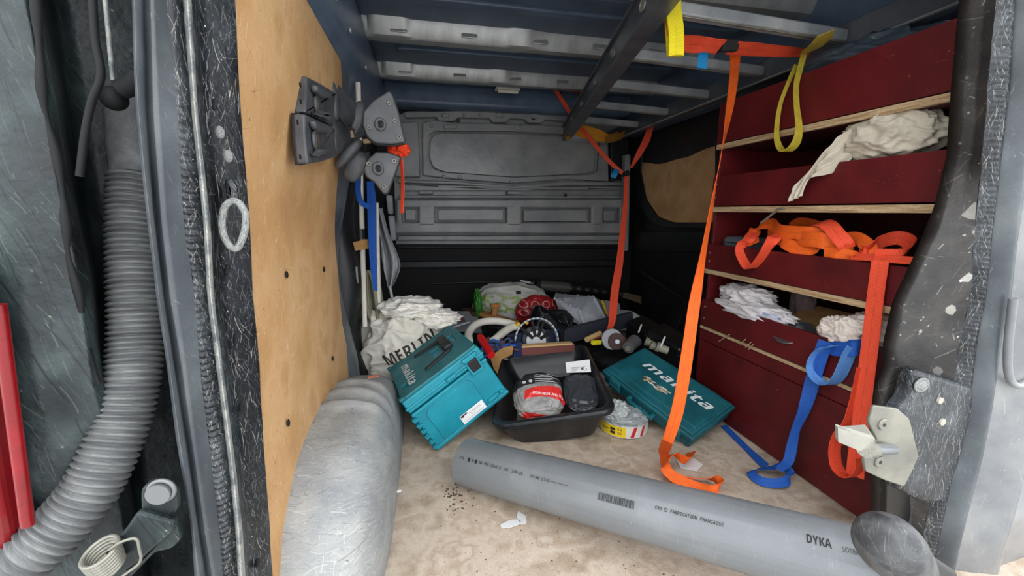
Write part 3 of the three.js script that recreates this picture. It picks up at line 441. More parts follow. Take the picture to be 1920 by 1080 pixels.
{ // dark hinge jamb left of that pillar: pressed, dented panel running back into a gutter
  const g = structGroup('trim_2'), rows = [], n = 90, m = 70;
  const a = [[-0.5587, 0.6637, -0.52], [-0.441, 0.6562, -0.535], [-0.3981, 0.6517, -0.55], [-0.3972, 0.6488, -0.565], [-0.4939, 0.6233, -0.72], [-0.3636, 0.5992, -0.82]].map((p) => [p[0], p[2]]), st = [0, 0.45, 0.68, 0.76, 0.82, 1];
  for (let i = 0; i <= n; i++) {
    const y = -0.2 + 1.6 * i / n, row = [];
    for (let j = 0; j <= m; j++) {
      const s = j / m; let k = 0; while (k < 4 && s > st[k + 1]) k++; const t = (s - st[k]) / (st[k + 1] - st[k]), lean = -0.035 * (0.74 - y) * -1;
      const x = a[k][0] + (a[k + 1][0] - a[k][0]) * t - lean * 0.6 - 0.0, z = a[k][1] + (a[k + 1][1] - a[k][1]) * t;
      row.push([x, y, z + 0.011 * fbm(x * 14, y * 8, 2.2, 3) + 0.006 * Math.max(0, noise(x * 9 + 4, y * 6, 9))]);
    }
    rows.push(row);
  }
  const panel = obj('panel', shell(rows, 0.003), M.jamb, g);
  obj('seam', [sweep([[-0.385, 0.963, -0.552], [-0.392, 0.902, -0.552], [-0.398, 0.850, -0.552], [-0.396, 0.795, -0.552], [-0.400, 0.725, -0.552], [-0.404, 0.689, -0.552], [-0.402, 0.639, -0.552], [-0.406, 0.587, -0.552], [-0.401, 0.532, -0.552]], (t) => 0.0038 + 0.001 * Math.sin(t * 37), 90, 10), sweep([[-0.337, 0.970, -0.556], [-0.342, 0.923, -0.556], [-0.343, 0.886, -0.556], [-0.356, 0.858, -0.556], [-0.368, 0.824, -0.556], [-0.381, 0.778, -0.556]], 0.0038, 60, 8)], M.black, g);
  obj('weld_flange', [sweep([[-0.352, 0.989, -0.600], [-0.355, 0.945, -0.600], [-0.359, 0.892, -0.600]], 0.0025, 20, 8)], M.worn, g);
  obj('grommet_and_recess_shade', [sweep([[-0.353, 0.882, -0.600], [-0.341, 0.888, -0.600], [-0.330, 0.900, -0.600]], 0.011, 20, 14), new THREE.SphereGeometry(0.014, 20, 14).translate(...[-0.3701, 0.875, -0.615])], M.black, g);  // black shapes stand in for the shade inside an open recess
}
{ // right rear pillar
  const g = structGroup('trim_3');
  const r0 = [[0.891, 1.080, -0.565], [0.911, 0.943, -0.565], [0.930, 0.838, -0.565], [0.924, 0.745, -0.565], [0.899, 0.658, -0.565], [0.866, 0.568, -0.565], [0.862, 0.485, -0.565], [0.870, 0.441, -0.565], [0.860, 0.386, -0.565], [0.866, 0.317, -0.565], [0.950, -0.053, -0.565]], r0m = [[0.891, 1.072, -0.548], [0.914, 0.938, -0.548], [0.932, 0.836, -0.548], [0.931, 0.745, -0.548], [0.923, 0.659, -0.548], [0.914, 0.570, -0.548], [0.920, 0.486, -0.548], [0.927, 0.443, -0.548], [0.932, 0.387, -0.548], [0.941, 0.318, -0.548], [0.999, -0.046, -0.548]];
  const r1 = [[0.885, 1.064, -0.530], [0.904, 0.949, -0.530], [0.929, 0.815, -0.530], [0.951, 0.673, -0.530], [0.971, 0.581, -0.530], [0.969, 0.499, -0.530], [0.975, 0.421, -0.530], [0.983, 0.353, -0.530], [0.986, 0.248, -0.530], [0.985, 0.150, -0.530], [0.989, -0.026, -0.530]], r1b = [[0.879, 1.057, -0.516], [0.897, 0.944, -0.516], [0.925, 0.813, -0.516], [0.948, 0.674, -0.516], [0.963, 0.585, -0.516], [0.968, 0.504, -0.516], [0.974, 0.427, -0.516], [0.981, 0.360, -0.516], [0.983, 0.258, -0.516], [0.984, 0.161, -0.516], [0.989, -0.011, -0.516]];
  const r2 = [[0.907, 1.061, -0.520], [0.935, 0.948, -0.520], [0.955, 0.815, -0.520], [0.976, 0.673, -0.520], [0.991, 0.583, -0.520], [0.995, 0.501, -0.520], [1.012, 0.390, -0.520], [1.015, 0.303, -0.520], [1.013, 0.202, -0.520], [1.016, 0.096, -0.520], [1.021, -0.022, -0.520]];
  const r3 = [[0.921, 1.056, -0.505], [0.964, 0.905, -0.505], [0.995, 0.768, -0.505], [1.008, 0.674, -0.505], [1.024, 0.584, -0.505], [1.025, 0.504, -0.505], [1.045, 0.372, -0.505], [1.053, 0.255, -0.505], [1.050, 0.108, -0.505], [1.050, 0.052, -0.505], [1.054, -0.014, -0.505]];
  const r4 = [[0.932, 1.050, -0.490], [0.979, 0.903, -0.490], [1.015, 0.768, -0.490], [1.029, 0.675, -0.490], [1.051, 0.586, -0.490], [1.061, 0.506, -0.490], [1.084, 0.376, -0.490], [1.094, 0.260, -0.490], [1.096, 0.113, -0.490], [1.091, 0.058, -0.490], [1.096, -0.007, -0.490]], r5 = r4.map((p) => [p[0] + 0.03, p[1], p[2] + 0.012]), r6 = r4.map((p) => [p[0] + 0.07, p[1], p[2] - 0.004]), r7 = r4.map((p) => [p[0] + 0.3, p[1], p[2] - 0.02]);
  const rin = r0.map((p) => [p[0] + 0.004, p[1], p[2] - 0.02]), rin2 = r0.map((p) => [p[0] + 0.2, p[1], p[2] - 0.03]);
  const Y0 = -0.4, Y1 = 1.42;
  T.brown = cv(512, 512, (x, w, h) => { ground(x, w, h, ['#201e1d', '#2b2927', '#3b3835', '#252322'], 5, 211, 1.7, 8); strokes(x, w, h, 420, { len: [4, 60], wd: [0.5, 2], al: [0.1, 0.5], col: ['#a39d90', '#d8d4c8', '#22211f'], ang: [0, 3.14] }); specks(x, w, h, 160, { r: [0.6, 5], al: [0.2, 0.7], col: ['#cfc9bb', '#e8e5dc'] }); specks(x, w, h, 14, { r: [6, 24], al: [0.3, 0.7], col: ['#b9b5aa', '#dddad2'] }); }, 0.4);
  const face = obj('face', shell(pillarRows([rin2, rin, r0, r0m, r1], Y0, Y1, 140, (r, y) => [r[0], r[1], ...densify(r.slice(2), 6).map((p) => [p[0] + 0.002 * noise(y * 60, p[0] * 4, 1), p[1], p[2] + 0.004 * noise(p[0] * 40, y * 14, 6)])]), 0.003), std({ map: T.brown, roughness: 0.6, bumpMap: coarse, bumpScale: 0.001 }), g);
  const rib = pillarRows([r1, r2], Y0, Y1, 900, (r, y) => densify(r, 6).map((p, j) => [p[0], p[1], p[2] + 0.008 * Math.sin(j / 6 * Math.PI) + 0.0007 * Math.sin(j / 6 * Math.PI) * Math.sin(y * 700 + 3 * noise(y * 20, 0, 0))]));
  obj('ribbed_strip', shell(rib, 0.002), M.pillar, g);
  obj('door_seal', shell(pillarRows([r2, r3], Y0, Y1, 80, (r) => densify(r, 10).map((p, j) => [p[0], p[1], p[2] + 0.012 * Math.sin(j / 10 * Math.PI)])), 0.003), M.paint, g);
  const bodyM = std({ map: cv(512, 512, (x, w, h) => { ground(x, w, h, ['#6f7274', '#818385', '#919290'], 4, 213, 1.6, 6); strokes(x, w, h, 200, { len: [4, 60], wd: [0.5, 2], al: [0.1, 0.4], col: ['#d8d8d2', '#6b6e70', '#c8bfa8'], ang: [1.2, 1.9] }); specks(x, w, h, 60, { r: [0.6, 3], col: ['#ebe8df'] }); }, 0.3), roughness: 0.35, metalness: 0.2 });
  obj('outer_panel', shell(pillarRows([r3, r4, r5, r6, r7], Y0, Y1, 80, (r, y) => densify(r, 4).map((p) => [p[0], p[1], p[2] + 0.002 * noise(p[0] * 30, y * 9, 2)])), 0.003), bodyM, g);
  obj('pressed_loop', [sweep([[0.994, 0.590, -0.487], [1.004, 0.531, -0.487], [1.019, 0.470, -0.487], [1.040, 0.432, -0.487], [1.070, 0.422, -0.487], [1.090, 0.443, -0.487]], 0.006, 50, 12)], bodyM, g);
  // darker striker mount low on the pillar
  const mount = obj('striker_mount', [slab([[0.847, 0.451, -0.545], [0.860, 0.458, -0.545], [0.895, 0.447, -0.545], [1.006, 0.411, -0.545], [1.021, 0.357, -0.545], [1.016, 0.239, -0.545], [0.994, 0.162, -0.545], [0.942, 0.170, -0.545], [0.864, 0.213, -0.545], [0.825, 0.333, -0.545], [0.828, 0.377, -0.545], [0.851, 0.401, -0.545]], 'z', 0.03, { bevel: 0.01, round: 0.01, seg: 4 })], M.pillar, g);
  obj('plug', [new THREE.SphereGeometry(0.011, 18, 12).scale(1.15, 0.9, 0.4).translate(...[0.8677, 0.4289, -0.513]), new THREE.TorusGeometry(0.013, 0.003, 8, 24).scale(1.1, 0.9, 0.7).translate(...[0.8677, 0.4289, -0.513])], M.worn, mount);
  obj('grommet_and_recess_shade', [disc([0.9227, 0.3926, -0.516], [0, 0, 1], 0.0065, 0.004), disc([0.9401, 0.3472, -0.516], [0, 0, 1], 0.007, 0.004)], std({ color: '#a8a294', roughness: 0.6 }), mount);
  obj('lower_filler', [slab([[0.891, 0.198, -0.560], [1.029, 0.144, -0.560], [1.107, -0.097, -0.560], [0.942, -0.060, -0.560]], 'z', 0.01, { bevel: 0.003 })], M.blackgloss, g);
}
{ // wheel arch cover over the left rear wheel
  const prof = [[-0.6, 0], [-0.612, 0.06], [-0.655, 0.127], [-0.684, 0.18], [-0.736, 0.222], [-0.806, 0.255], [-0.929, 0.27], [-1.105, 0.258], [-1.25, 0.225], [-1.42, 0.165], [-1.52, 0.1], [-1.58, 0]].map(([z, y]) => [0, y, z]);
  const c = curve(prof, false), rows = [], n = 120, m = 40, cz = -1.08;
  for (let i = 0; i <= n; i++) {
    const t = i / n, p = c.getPointAt(t), row = []; let b = 0;
    for (const t0 of [0.43, 0.5, 0.575]) b += Math.exp(-(((t - t0) / 0.014) ** 2));
    for (let j = 0; j <= m; j++) {
      const ph = j / m * Math.PI / 2, s = Math.pow(Math.sin(ph), 2 / 4.6), k = Math.pow(Math.cos(ph), 2 / 4.6), q = 1 + b * 0.06 * k * sm(0.05, 0.3, s) + 0.012 * noise(t * 9, s * 4, 2.2);
      row.push([-0.295 + 0.19 * s * (1 + 0.01 * noise(t * 8, 3, s * 3)), Math.max(-0.01, p.y * k * q), cz + (p.z - cz) * k]);
    }
    rows.push(row);
  }
  const t = thing('wheel_arch_cover', 'scuffed grey moulded cover rounded over the wheel beside the plywood panel', 'wheel arch');
  obj('moulding', shell(rows, 0.004), M.arch, t);
  obj('red_mark', [boxAt(0.03, 0.002, 0.012, [-0.1628, 0.2881, -1.1], [0.1, 0.2, 0], 0.001)], std({ color: '#b86a58', roughness: 0.8 }), t);
  obj('clip', [boxAt(0.012, 0.006, 0.006, [-0.1, 0.018, -0.97], [0, 0.3, 0], 0.002)], M.white, t);
}
{ // plywood lining on the left wall, bent with the wall
  const xp = (y) => -0.272 + 0.052 * sm(0.62, 1.1, y), zf = [[-0.02, -1.45], [0.15, -1.44], [0.22, -1.41], [0.3, -1.335], [0.4, -1.29], [0.7, -1.285], [1.0, -1.285], [1.15, -1.3]];
  const far = (y) => { let i = 0; while (i < zf.length - 2 && y > zf[i + 1][0]) i++; const t = (y - zf[i][0]) / (zf[i + 1][0] - zf[i][0]); return zf[i][1] + (zf[i + 1][1] - zf[i][1]) * t; };
  const rows = []; for (let i = 0; i <= 60; i++) { const y = 0.002 + 1.152 * i / 60, row = []; for (let j = 0; j <= 40; j++) { const z = far(y) + (-0.63 - far(y)) * j / 40; row.push([xp(y) + 0.0025 * noise(z * 4, y * 3, 4), y, z]); } rows.push(row); }
  const t = thing('plywood_panel', 'worn tan plywood lining panel fixed along the left wall above the wheel arch', 'panel');
  obj('sheet', shell(rows.map((r) => r.slice().reverse()), 0.008), M.ply, t);
  const h = []; for (const p of [[-0.268, 0.6191, -0.8333], [-0.268, 0.5894, -1.1146], [-0.268, 0.3418, -1.1202], [-0.268, 0.3507, -0.7568]]) obj('hole', new THREE.SphereGeometry(0.006, 14, 10).scale(0.4, 1.2, 0.9).translate(...p), M.black, t);
}
{
  const t = thing('plywood_panel', 'tan plywood filling the side window opening behind the red shelving', 'panel');
  obj('sheet', [slab([[1.346, 1.193, -2.435], [1.346, 1.166, -1.758], [1.346, 0.678, -1.690], [1.346, 0.666, -2.042], [1.346, 0.699, -2.221], [1.346, 0.810, -2.364], [1.346, 0.993, -2.451]], 'x', 0.006, { bevel: 0.001, round: 0.03 })], M.ply, t);
}

// ---------- red shelving along the right wall ----------
{
  const t = thing('shelving_unit', 'dark red painted plywood shelving with open bays and wooden edges along the right wall', 'shelving');
  const zf = -1.29, zn = -0.6, X = 1.0, XB = 1.345;
  const panel = (y0, y1, dx = 0, name = 'front_panel') => obj(name, [B(X + dx, y0, zf, X + dx + 0.012, y1, zn, 0.0015)], M.red, t);
  panel(0.968, 1.1); panel(0.757, 0.858); panel(0.532, 0.622); panel(0.318, 0.415); panel(0.262, 0.302, 0.002); panel(0.004, 0.259, 0.003);
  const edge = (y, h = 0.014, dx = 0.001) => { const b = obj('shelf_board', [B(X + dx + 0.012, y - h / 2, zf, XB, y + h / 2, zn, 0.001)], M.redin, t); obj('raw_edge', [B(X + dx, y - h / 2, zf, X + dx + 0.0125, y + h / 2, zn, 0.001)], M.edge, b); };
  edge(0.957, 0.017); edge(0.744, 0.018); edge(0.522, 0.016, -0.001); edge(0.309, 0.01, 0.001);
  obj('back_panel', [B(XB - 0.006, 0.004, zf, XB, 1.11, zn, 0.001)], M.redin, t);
  obj('end_panel', [B(X + 0.014, 0.004, zf, XB - 0.006, 1.1, zf + 0.012, 0.001)], M.red, t);
  obj('end_panel', [B(X + 0.014, 0.004, zn - 0.012, XB - 0.006, 1.1, zn, 0.001)], M.red, t);
  obj('bracing_strip', [B(X + 0.02, 0.66, zn - 0.03, X + 0.04, 0.95, zn - 0.013, 0.002)], M.red, t);
  // screws at the far ends of the panels
  for (const y of [0.83, 0.785, 0.59, 0.56, 0.39, 0.345]) obj('screw', new THREE.CylinderGeometry(0.004, 0.004, 0.002, 10).rotateZ(Math.PI / 2).translate(X - 0.0008, y, zf + 0.02), M.galv, t);
  // splinters standing off the lowest raw edge
  for (const [a, b] of [[[0.994, 0.2861, -1.1747], [0.99, 0.3277, -1.124]], [[0.996, 0.3061, -1.0797], [0.992, 0.3324, -1.056]], [[0.996, 0.3032, -1.0563], [0.99, 0.3299, -1.0314]], [[0.996, 0.3, -1.0446], [0.99, 0.3283, -1.0204]]]) obj('splinter', [bar(a, b, 0.004, 0.003)], M.edge, t);
}
{ const t = thing('hook_bolt', 'thin pale metal rod hooked under the shelf edge above the orange straps', 'hook'); obj('rod', sweep([[0.985, 0.704, -1.041], [0.985, 0.720, -1.018], [0.985, 0.735, -0.998], [0.985, 0.746, -0.981], [0.985, 0.744, -0.967]], 0.0035, 30, 8), M.galv, t); }

// ---------- ladder slung under the roof ----------
{
  const t = thing('ladder', 'aluminium ladder lying flat under the roof on the right side', 'ladder');
  const rail = (a, b, w, h) => obj('rail', [bar(a, b, w, h, [0, 1, 0], 0.004)], M.darkalu, t);
  const L0 = [0.885, 1.21, -2.56], L1 = [0.475, 1.225, -0.62], R0 = [1.165, 1.2, -2.56], R1 = [1.125, 1.2, -0.6];
  const lr = rail(L0, L1, 0.045, 0.085), rt = rail(R0, R1, 0.028, 0.07);
  const lerp = (a, b, k) => a.map((v, i) => v + (b[i] - v) * k);
  // lips of the channel section on the left rail
  const off = (p, x, y) => [p[0] + x, p[1] + y, p[2]];
  obj('lip', [bar(off(L0, -0.027, 0.039), off(L1, -0.027, 0.039), 0.014, 0.007), bar(off(L0, -0.027, -0.039), off(L1, -0.027, -0.039), 0.014, 0.007)], M.darkalu, lr);
  obj('lip', [bar(off(R0, -0.018, -0.032), off(R1, -0.018, -0.032), 0.014, 0.006)], M.alu, rt);
  for (const z of [-2.12, -1.83, -1.54, -1.26, -0.98, -0.7]) {
    const a = lerp(L0, L1, (z + 2.56) / 1.94), b = lerp(R0, R1, (z + 2.56) / 1.96);
    const r = obj('rung', [bar([a[0] + 0.014, a[1], z], [b[0] - 0.014, b[1], z], 0.03, 0.03, [0, 1, 0], 0.005)], M.alu, t);
    obj('groove', [bar([a[0] + 0.02, a[1] - 0.0155, z + 0.006], [b[0] - 0.02, b[1] - 0.0155, z + 0.006], 0.006, 0.003, [0, 1, 0], 0.001)], M.galv, r);
    obj('rung_end', [disc([a[0] - 0.023, a[1], z], [-1, 0, -0.1], 0.012, 0.006), new THREE.TorusGeometry(0.012, 0.003, 8, 22).rotateY(Math.PI / 2).translate(a[0] - 0.027, a[1], z)], M.galv, lr);
  }
  obj('platform', [B(0.86, 1.165, -2.5, 1.15, 1.178, -2.36, 0.003), ...[0, 1, 2, 3, 4, 5].map((k) => B(0.865, 1.16, -2.49 + k * 0.022, 1.145, 1.167, -2.482 + k * 0.022, 0.001))], M.greybox, t);
}
{ const t = thing('plastic_bag', 'dull grey translucent plastic bag lying on top of the red shelving under the ladder', 'bag'); obj('bag', lump([1.15, 1.12, -0.95], [0.1, 0.06, 0.2], { amp: 0.25, s: 3.3, flat: -0.8, seg: 70 }), std({ color: '#45525c', roughness: 0.4 }), t); }
{ const t = thing('dome_light', 'small pale oblong dome light on the dark roof between the metal bows', 'light'); obj('base', [boxAt(0.12, 0.05, 0.04, [0.455, 1.41, -2.292], [0, 0, 0], 0.005), boxAt(0.135, 0.014, 0.05, [0.455, 1.385, -2.29], [0, 0, 0], 0.005)], M.white, t); obj('lens', [boxAt(0.115, 0.018, 0.038, [0.455, 1.374, -2.285], [0.25, 0, 0], 0.007)], std({ color: '#d6d3bd', roughness: 0.35 }), t); }

// ---------- straps ----------
const CR = [0.979, 0, 0.205]; // across the load bay, a little turned
{
  const t = thing('ratchet_strap', 'long bright orange strap falling from the ladder across the teal drill case to the floor', 'strap');
  obj('hanging_webbing', ribbon([[0.869, 1.2, -1.0846], [0.9377, 1.1792, -1.1599], [0.9054, 1.062, -1.1227], [0.8492, 0.9008, -1.0714], [0.8053, 0.7626, -1.0325], [0.7589, 0.6143, -0.9921], [0.7236, 0.4834, -0.9633], [0.6986, 0.384, -0.9384], [0.6729, 0.3028, -0.9122], [0.6474, 0.2049, -0.893], [0.6241, 0.1165, -0.8908]], [[0.8, 0, 0.6], [0.95, 0, 0.2], [0.9, 0, -0.1], [0.6, 0, -0.8], [0.75, 0, -0.6], [0.85, 0, -0.4], CR, CR, CR, [0.95, -0.2, 0.25], [0.6, -0.2, 0.7]], [0.027, 0.028, 0.027, 0.027, 0.028, 0.03, 0.032, 0.033, 0.034, 0.034, 0.028]), M.orange, t);
  obj('floor_loop', ribbon([[0.6243, 0.1194, -0.8913], [0.6535, 0.03, -0.9498], [0.6422, 0.018, -0.9062], [0.6714, 0.016, -0.8674], [0.7277, 0.02, -0.8432], [0.7399, 0.024, -0.8174], [0.7083, 0.02, -0.7975], [0.6829, 0.012, -0.826], [0.6338, 0.024, -0.8687], [0.6232, 0.045, -0.8904], [0.668, 0.05, -0.924], [0.6983, 0.04, -0.9019], [0.7574, 0.02, -0.9626]], [[0.6, -0.2, 0.7], [0.1, 0.5, 0.8], [0, 0.7, 0.6], [0, 0.6, 0.8], [0, 0.6, 0.8], [0.3, 0.8, 0.4], [0.1, 0.8, -0.5], [0, 0.5, -0.8], [0, 0.6, -0.7], [0.5, 0.7, 0], [0, 0.6, 0.8], [0.4, 0.8, 0.3], [1, 0.3, 0]], 0.03), M.orange, t);
  obj('floor_tail', ribbon([[0.6269, 0.012, -0.8869], [0.6517, 0.006, -0.8785], [0.6715, 0.006, -0.8429], [0.6891, 0.01, -0.8168]], [[0.2, 0, 1], [0.1, 0.1, 1], [0, 0.1, 1], [0, 0.3, 1]], 0.034), M.orange, t);
}
{
  const t = thing('ratchet_strap', 'coral orange strap wrapped across the ladder rungs with a black buckle', 'strap');
  obj('webbing', ribbon([[0.7038, 1.186, -1.0734], [0.7372, 1.172, -1.0351], [0.7841, 1.168, -1.0285]], [[0, 0.45, 1], [0, 0.3, 1], [0, 0.3, 1]], [0.045, 0.05, 0.052]), M.coral, t);
  obj('webbing', ribbon([[0.8171, 1.168, -1.0289], [0.8687, 1.17, -1.0311], [0.9177, 1.175, -1.0425], [1.0036, 1.18, -1.0504], [1.0863, 1.19, -1.0698], [1.1569, 1.2, -1.0923]], [[0, 0.3, 1], [0, 0.3, 1], [0, 0.4, 1], [0, 0.6, 1], [0, 1, 0.6], [0, 1, 0.3]], [0.05, 0.05, 0.044, 0.034, 0.02, 0.016]), M.coral, t);
  obj('buckle', [boxAt(0.045, 0.03, 0.055, [0.8064, 1.176, -1.0389], [0.3, -0.1, 0.1], 0.006), rod([0.7877, 1.166, -1.0368], [0.8281, 1.166, -1.0357], 0.006)], M.black, t);
}
{ const t = thing('strap_tab', 'short bright blue strap tab hanging beside the coral strap on the ladder', 'strap'); obj('tab', ribbon([[0.7624, 1.1792, -1.0717], [0.7601, 1.1576, -1.068], [0.7525, 1.1227, -1.0575]], CR, 0.027, 0.002), M.cyan, t); }
{
  const t = thing('lifting_strap', 'bright yellow webbing loop hanging over the near end of the ladder', 'strap');
  obj('webbing', ribbon([[0.6071, 1.2788, -0.9991], [0.6061, 1.2211, -0.9879], [0.6074, 1.1569, -0.9749], [0.6052, 1.114, -0.9617], [0.6014, 1.1076, -0.9508], [0.598, 1.1113, -0.9419], [0.5967, 1.1566, -0.9459], [0.5896, 1.2101, -0.9527], [0.5903, 1.2596, -0.9624]], CR, 0.036, 0.0022), M.yellow, t);
}
{ const t = thing('strap_tail', 'narrow coral strap edge hanging just behind the yellow webbing loop', 'strap'); obj('webbing', ribbon([[0.6014, 1.2778, -1.0105], [0.5952, 1.2195, -1.0003], [0.6006, 1.1586, -0.9871]], [0.5, 0, -0.85], 0.026), M.coral, t); }
{
  const t = thing('lifting_strap', 'faded yellow strap loop hanging from the right ladder rail before the shelving', 'strap');
  obj('wide_end', ribbon([[0.9571, 1.16, -0.8851], [0.9796, 1.155, -0.9175], [1.0022, 1.155, -0.9608], [1.0176, 1.157, -0.9967]], [[0.9, 0.3, 0.4], [0.9, 0.3, 0.4], [0.9, 0.2, 0.4], [0.8, 0.2, 0.6]], [0.035, 0.05, 0.045, 0.022]), M.ochre, t);
  obj('hanging_loop', ribbon([[1.0176, 1.157, -0.9967], [1, 1.1205, -0.9861], [0.978, 1.0683, -0.9704], [0.972, 1.0109, -0.9544], [0.97, 0.9542, -0.9376], [0.97, 0.9173, -0.9415], [0.97, 0.899, -0.9667], [0.97, 0.9137, -0.9912], [0.972, 0.9536, -1.0098], [0.976, 1.0251, -1.0139], [0.985, 1.0788, -1.0067], [1.01, 1.133, -1.0103]], [1, 0, 0.12], [0.016, 0.016, 0.015, 0.016, 0.02, 0.026, 0.028, 0.022, 0.015, 0.012, 0.011, 0.012]), webMat('#b09a28', '#c9b636', '#7d6a20', 191), t);
}
{
  const t = thing('ratchet_strap', 'thin orange strap strung from the roof hook down past the bulkhead to the pile', 'strap');
  obj('upper_webbing', ribbon([[0.9319, 1.426, -2.3858], [0.8423, 1.4324, -2.385], [0.7537, 1.4295, -2.3718], [0.759, 1.4114, -2.3671], [0.8463, 1.2669, -2.3202], [0.9378, 1.128, -2.2528], [1.0139, 1.0211, -2.1949], [1.0858, 0.9462, -2.1547]], [[0, 1, 0], [0, 1, 0.2], [0.5, 0.6, 0.5], [0.7, 0.5, 0.4], [0.7, 0.5, 0.3], [0.7, 0.5, 0.3], [0.7, 0.6, 0.3], [0.7, 0.6, 0.3]], 0.022), M.coral, t);
  obj('right_webbing', ribbon([[1.238, 1.2021, -2.1421], [1.2089, 1.1265, -2.1333], [1.1768, 1.0611, -2.1375], [1.1339, 0.9756, -2.1504]], [[0.9, 0.3, 0], [0.9, 0.4, 0], [0.9, 0.5, 0.2], [0.6, 0.5, 0.8]], [0.03, 0.042, 0.034, 0.016]), M.coral, t);
  obj('hanging_webbing', ribbon([[1.1038, 0.9306, -2.1374], [1.0726, 0.7832, -2.0732], [1.0238, 0.6419, -1.9931], [0.9583, 0.4851, -1.8822], [0.8922, 0.3532, -1.7867], [0.8461, 0.255, -1.7041], [0.8165, 0.2116, -1.6602], [0.7713, 0.1849, -1.6227], [0.7198, 0.1721, -1.6102], [0.6821, 0.1698, -1.6176]], [CR, CR, CR, CR, CR, CR, [0.9, 0.2, 0.3], [0.6, 0.6, 0.5], [0.2, 0.6, 0.7], [0, 0.5, 0.8]], [0.022, 0.025, 0.03, 0.036, 0.038, 0.036, 0.026, 0.024, 0.028, 0.03]), M.coral, t);
  obj('buckle', [boxAt(0.035, 0.03, 0.03, [1.1062, 0.9432, -2.1498], [0, 0, 0.4], 0.006)], M.black, t);
  obj('roof_hook', [sweep([[0.7537, 1.4295, -2.3718], [0.7366, 1.4507, -2.4003], [0.7253, 1.4721, -2.4278]], 0.004, 16, 8)], M.galv, t);
}
{ const t = thing('strap_tab', 'small blue strap tab hanging at the knot of the strap on the bulkhead', 'strap'); obj('tab', ribbon([[1.0525, 0.9658, -2.1551], [1.0354, 0.9443, -2.1441], [1.0228, 0.921, -2.1421]], [0.9, 0.2, 0.2], 0.032, 0.003), M.cyan, t); }
{
  const t = thing('lifting_strap', 'amber yellow strap folded round the far end of the ladder', 'strap');
  obj('wide_fold', ribbon([[0.8232, 1.1509, -2.3646], [0.8453, 1.2006, -2.3386], [0.9031, 1.1856, -2.2923], [0.9773, 1.1645, -2.2726], [1.0459, 1.1561, -2.2774], [1.1203, 1.188, -2.3097]], [[0.3, 1, 0.2], [0.1, 1, 0.6], [0, 0.9, 0.5], [0.1, 0.9, 0.5], [0.2, 0.9, 0.4], [0.3, 0.9, 0.3]], [0.03, 0.05, 0.075, 0.072, 0.04, 0.03]), M.amber, t);
  obj('tail', ribbon([[1.0244, 1.1405, -2.258], [1.1067, 1.1622, -2.2658], [1.2201, 1.2189, -2.2949]], [[0.2, 0.9, 0.4], [0.2, 0.9, 0.4], [0.3, 0.9, 0.3]], [0.04, 0.045, 0.03]), webMat('#8a5e14', '#9c6d1c', '#5f400a', 193), t);
}
// straps on and over the third shelf
{
  const t = thing('ratchet_strap', 'coiled orange straps heaped on the shelf, one loop hanging over the red front', 'strap');
  const U = [0, 1, 0];
  obj('hanging_loop', ribbon([[1.04, 0.6689, -1.0242], [1, 0.6579, -1.0051], [0.985, 0.6361, -1.0055], [0.984, 0.6025, -1.0231], [0.984, 0.5736, -1.0454], [0.984, 0.5625, -1.065], [0.985, 0.5781, -1.0882], [0.988, 0.6095, -1.1142], [0.996, 0.6332, -1.1176], [1.01, 0.6508, -1.1089], [1.05, 0.6696, -1.1312]], [1, 0.1, 0.15], 0.034), M.coral, t);
  obj('coil', ribbon([[1.02, 0.6342, -1.0999], [1.05, 0.6623, -1.1368], [1.06, 0.6905, -1.1253], [1.06, 0.6988, -1.0803], [1.03, 0.6821, -1.0163], [1.02, 0.6791, -0.9559], [1.02, 0.6787, -0.9066], [1.03, 0.6691, -0.8757], [1.03, 0.6461, -0.8796], [1.015, 0.632, -0.9108], [1.015, 0.6399, -0.9555], [1.03, 0.657, -1.0125], [1.06, 0.645, -1.0846]], [[0.3, 0.3, 0.8], [0.3, 0.3, 0.8], [0.6, 0.7, 0], [0.3, 0.9, 0.1], U, U, U, [0.4, 0.8, 0], [0.7, 0.5, 0.2], [0.5, 0.8, 0], [0.6, 0.6, 0.4], U, U], 0.036), M.orange, t);
  obj('coil', ribbon([[1.08, 0.6636, -1.1081], [1.07, 0.6742, -1.0394], [1.02, 0.6638, -0.9367], [1.01, 0.664, -0.8724], [1.02, 0.6549, -0.8433], [1.02, 0.6389, -0.8106], [1.05, 0.6542, -0.8456], [1.1, 0.6877, -0.9468], [1.12, 0.6998, -1.0351], [1.12, 0.6825, -1.0605]], [U, U, U, U, [0.2, 0.9, 0.3], [0.4, 0.4, 0.7], U, U, U, U], 0.04), M.orange, t);
  obj('arched_webbing', ribbon([[1.06, 0.6724, -0.9581], [1.05, 0.696, -0.9362], [1.03, 0.7078, -0.8892], [1.02, 0.7007, -0.8561], [1.01, 0.6807, -0.8251], [1.01, 0.6609, -0.8033], [1.02, 0.6475, -0.804]], [[0.7, 0.3, 0.5], [0.7, 0.4, 0.5], [0.7, 0.5, 0.5], [0.6, 0.5, 0.6], [0.5, 0.5, 0.7], [0.5, 0.5, 0.7], [0.5, 0.5, 0.7]], 0.034), M.coral, t);
  obj('coil', ribbon([[1.05, 0.6681, -0.845], [1.05, 0.6731, -0.8096], [1.04, 0.6624, -0.7787], [1.03, 0.6488, -0.7593], [1.02, 0.6375, -0.7718], [1.02, 0.6303, -0.7908], [1.01, 0.6356, -0.8181], [1.01, 0.6321, -0.8528]], [U, U, [0.5, 0.8, 0.2], [0.6, 0.4, 0.6], [0.3, 0.5, 0.8], [0.2, 0.5, 0.8], [0.3, 0.8, 0.5], U], 0.03), M.orange, t);
}
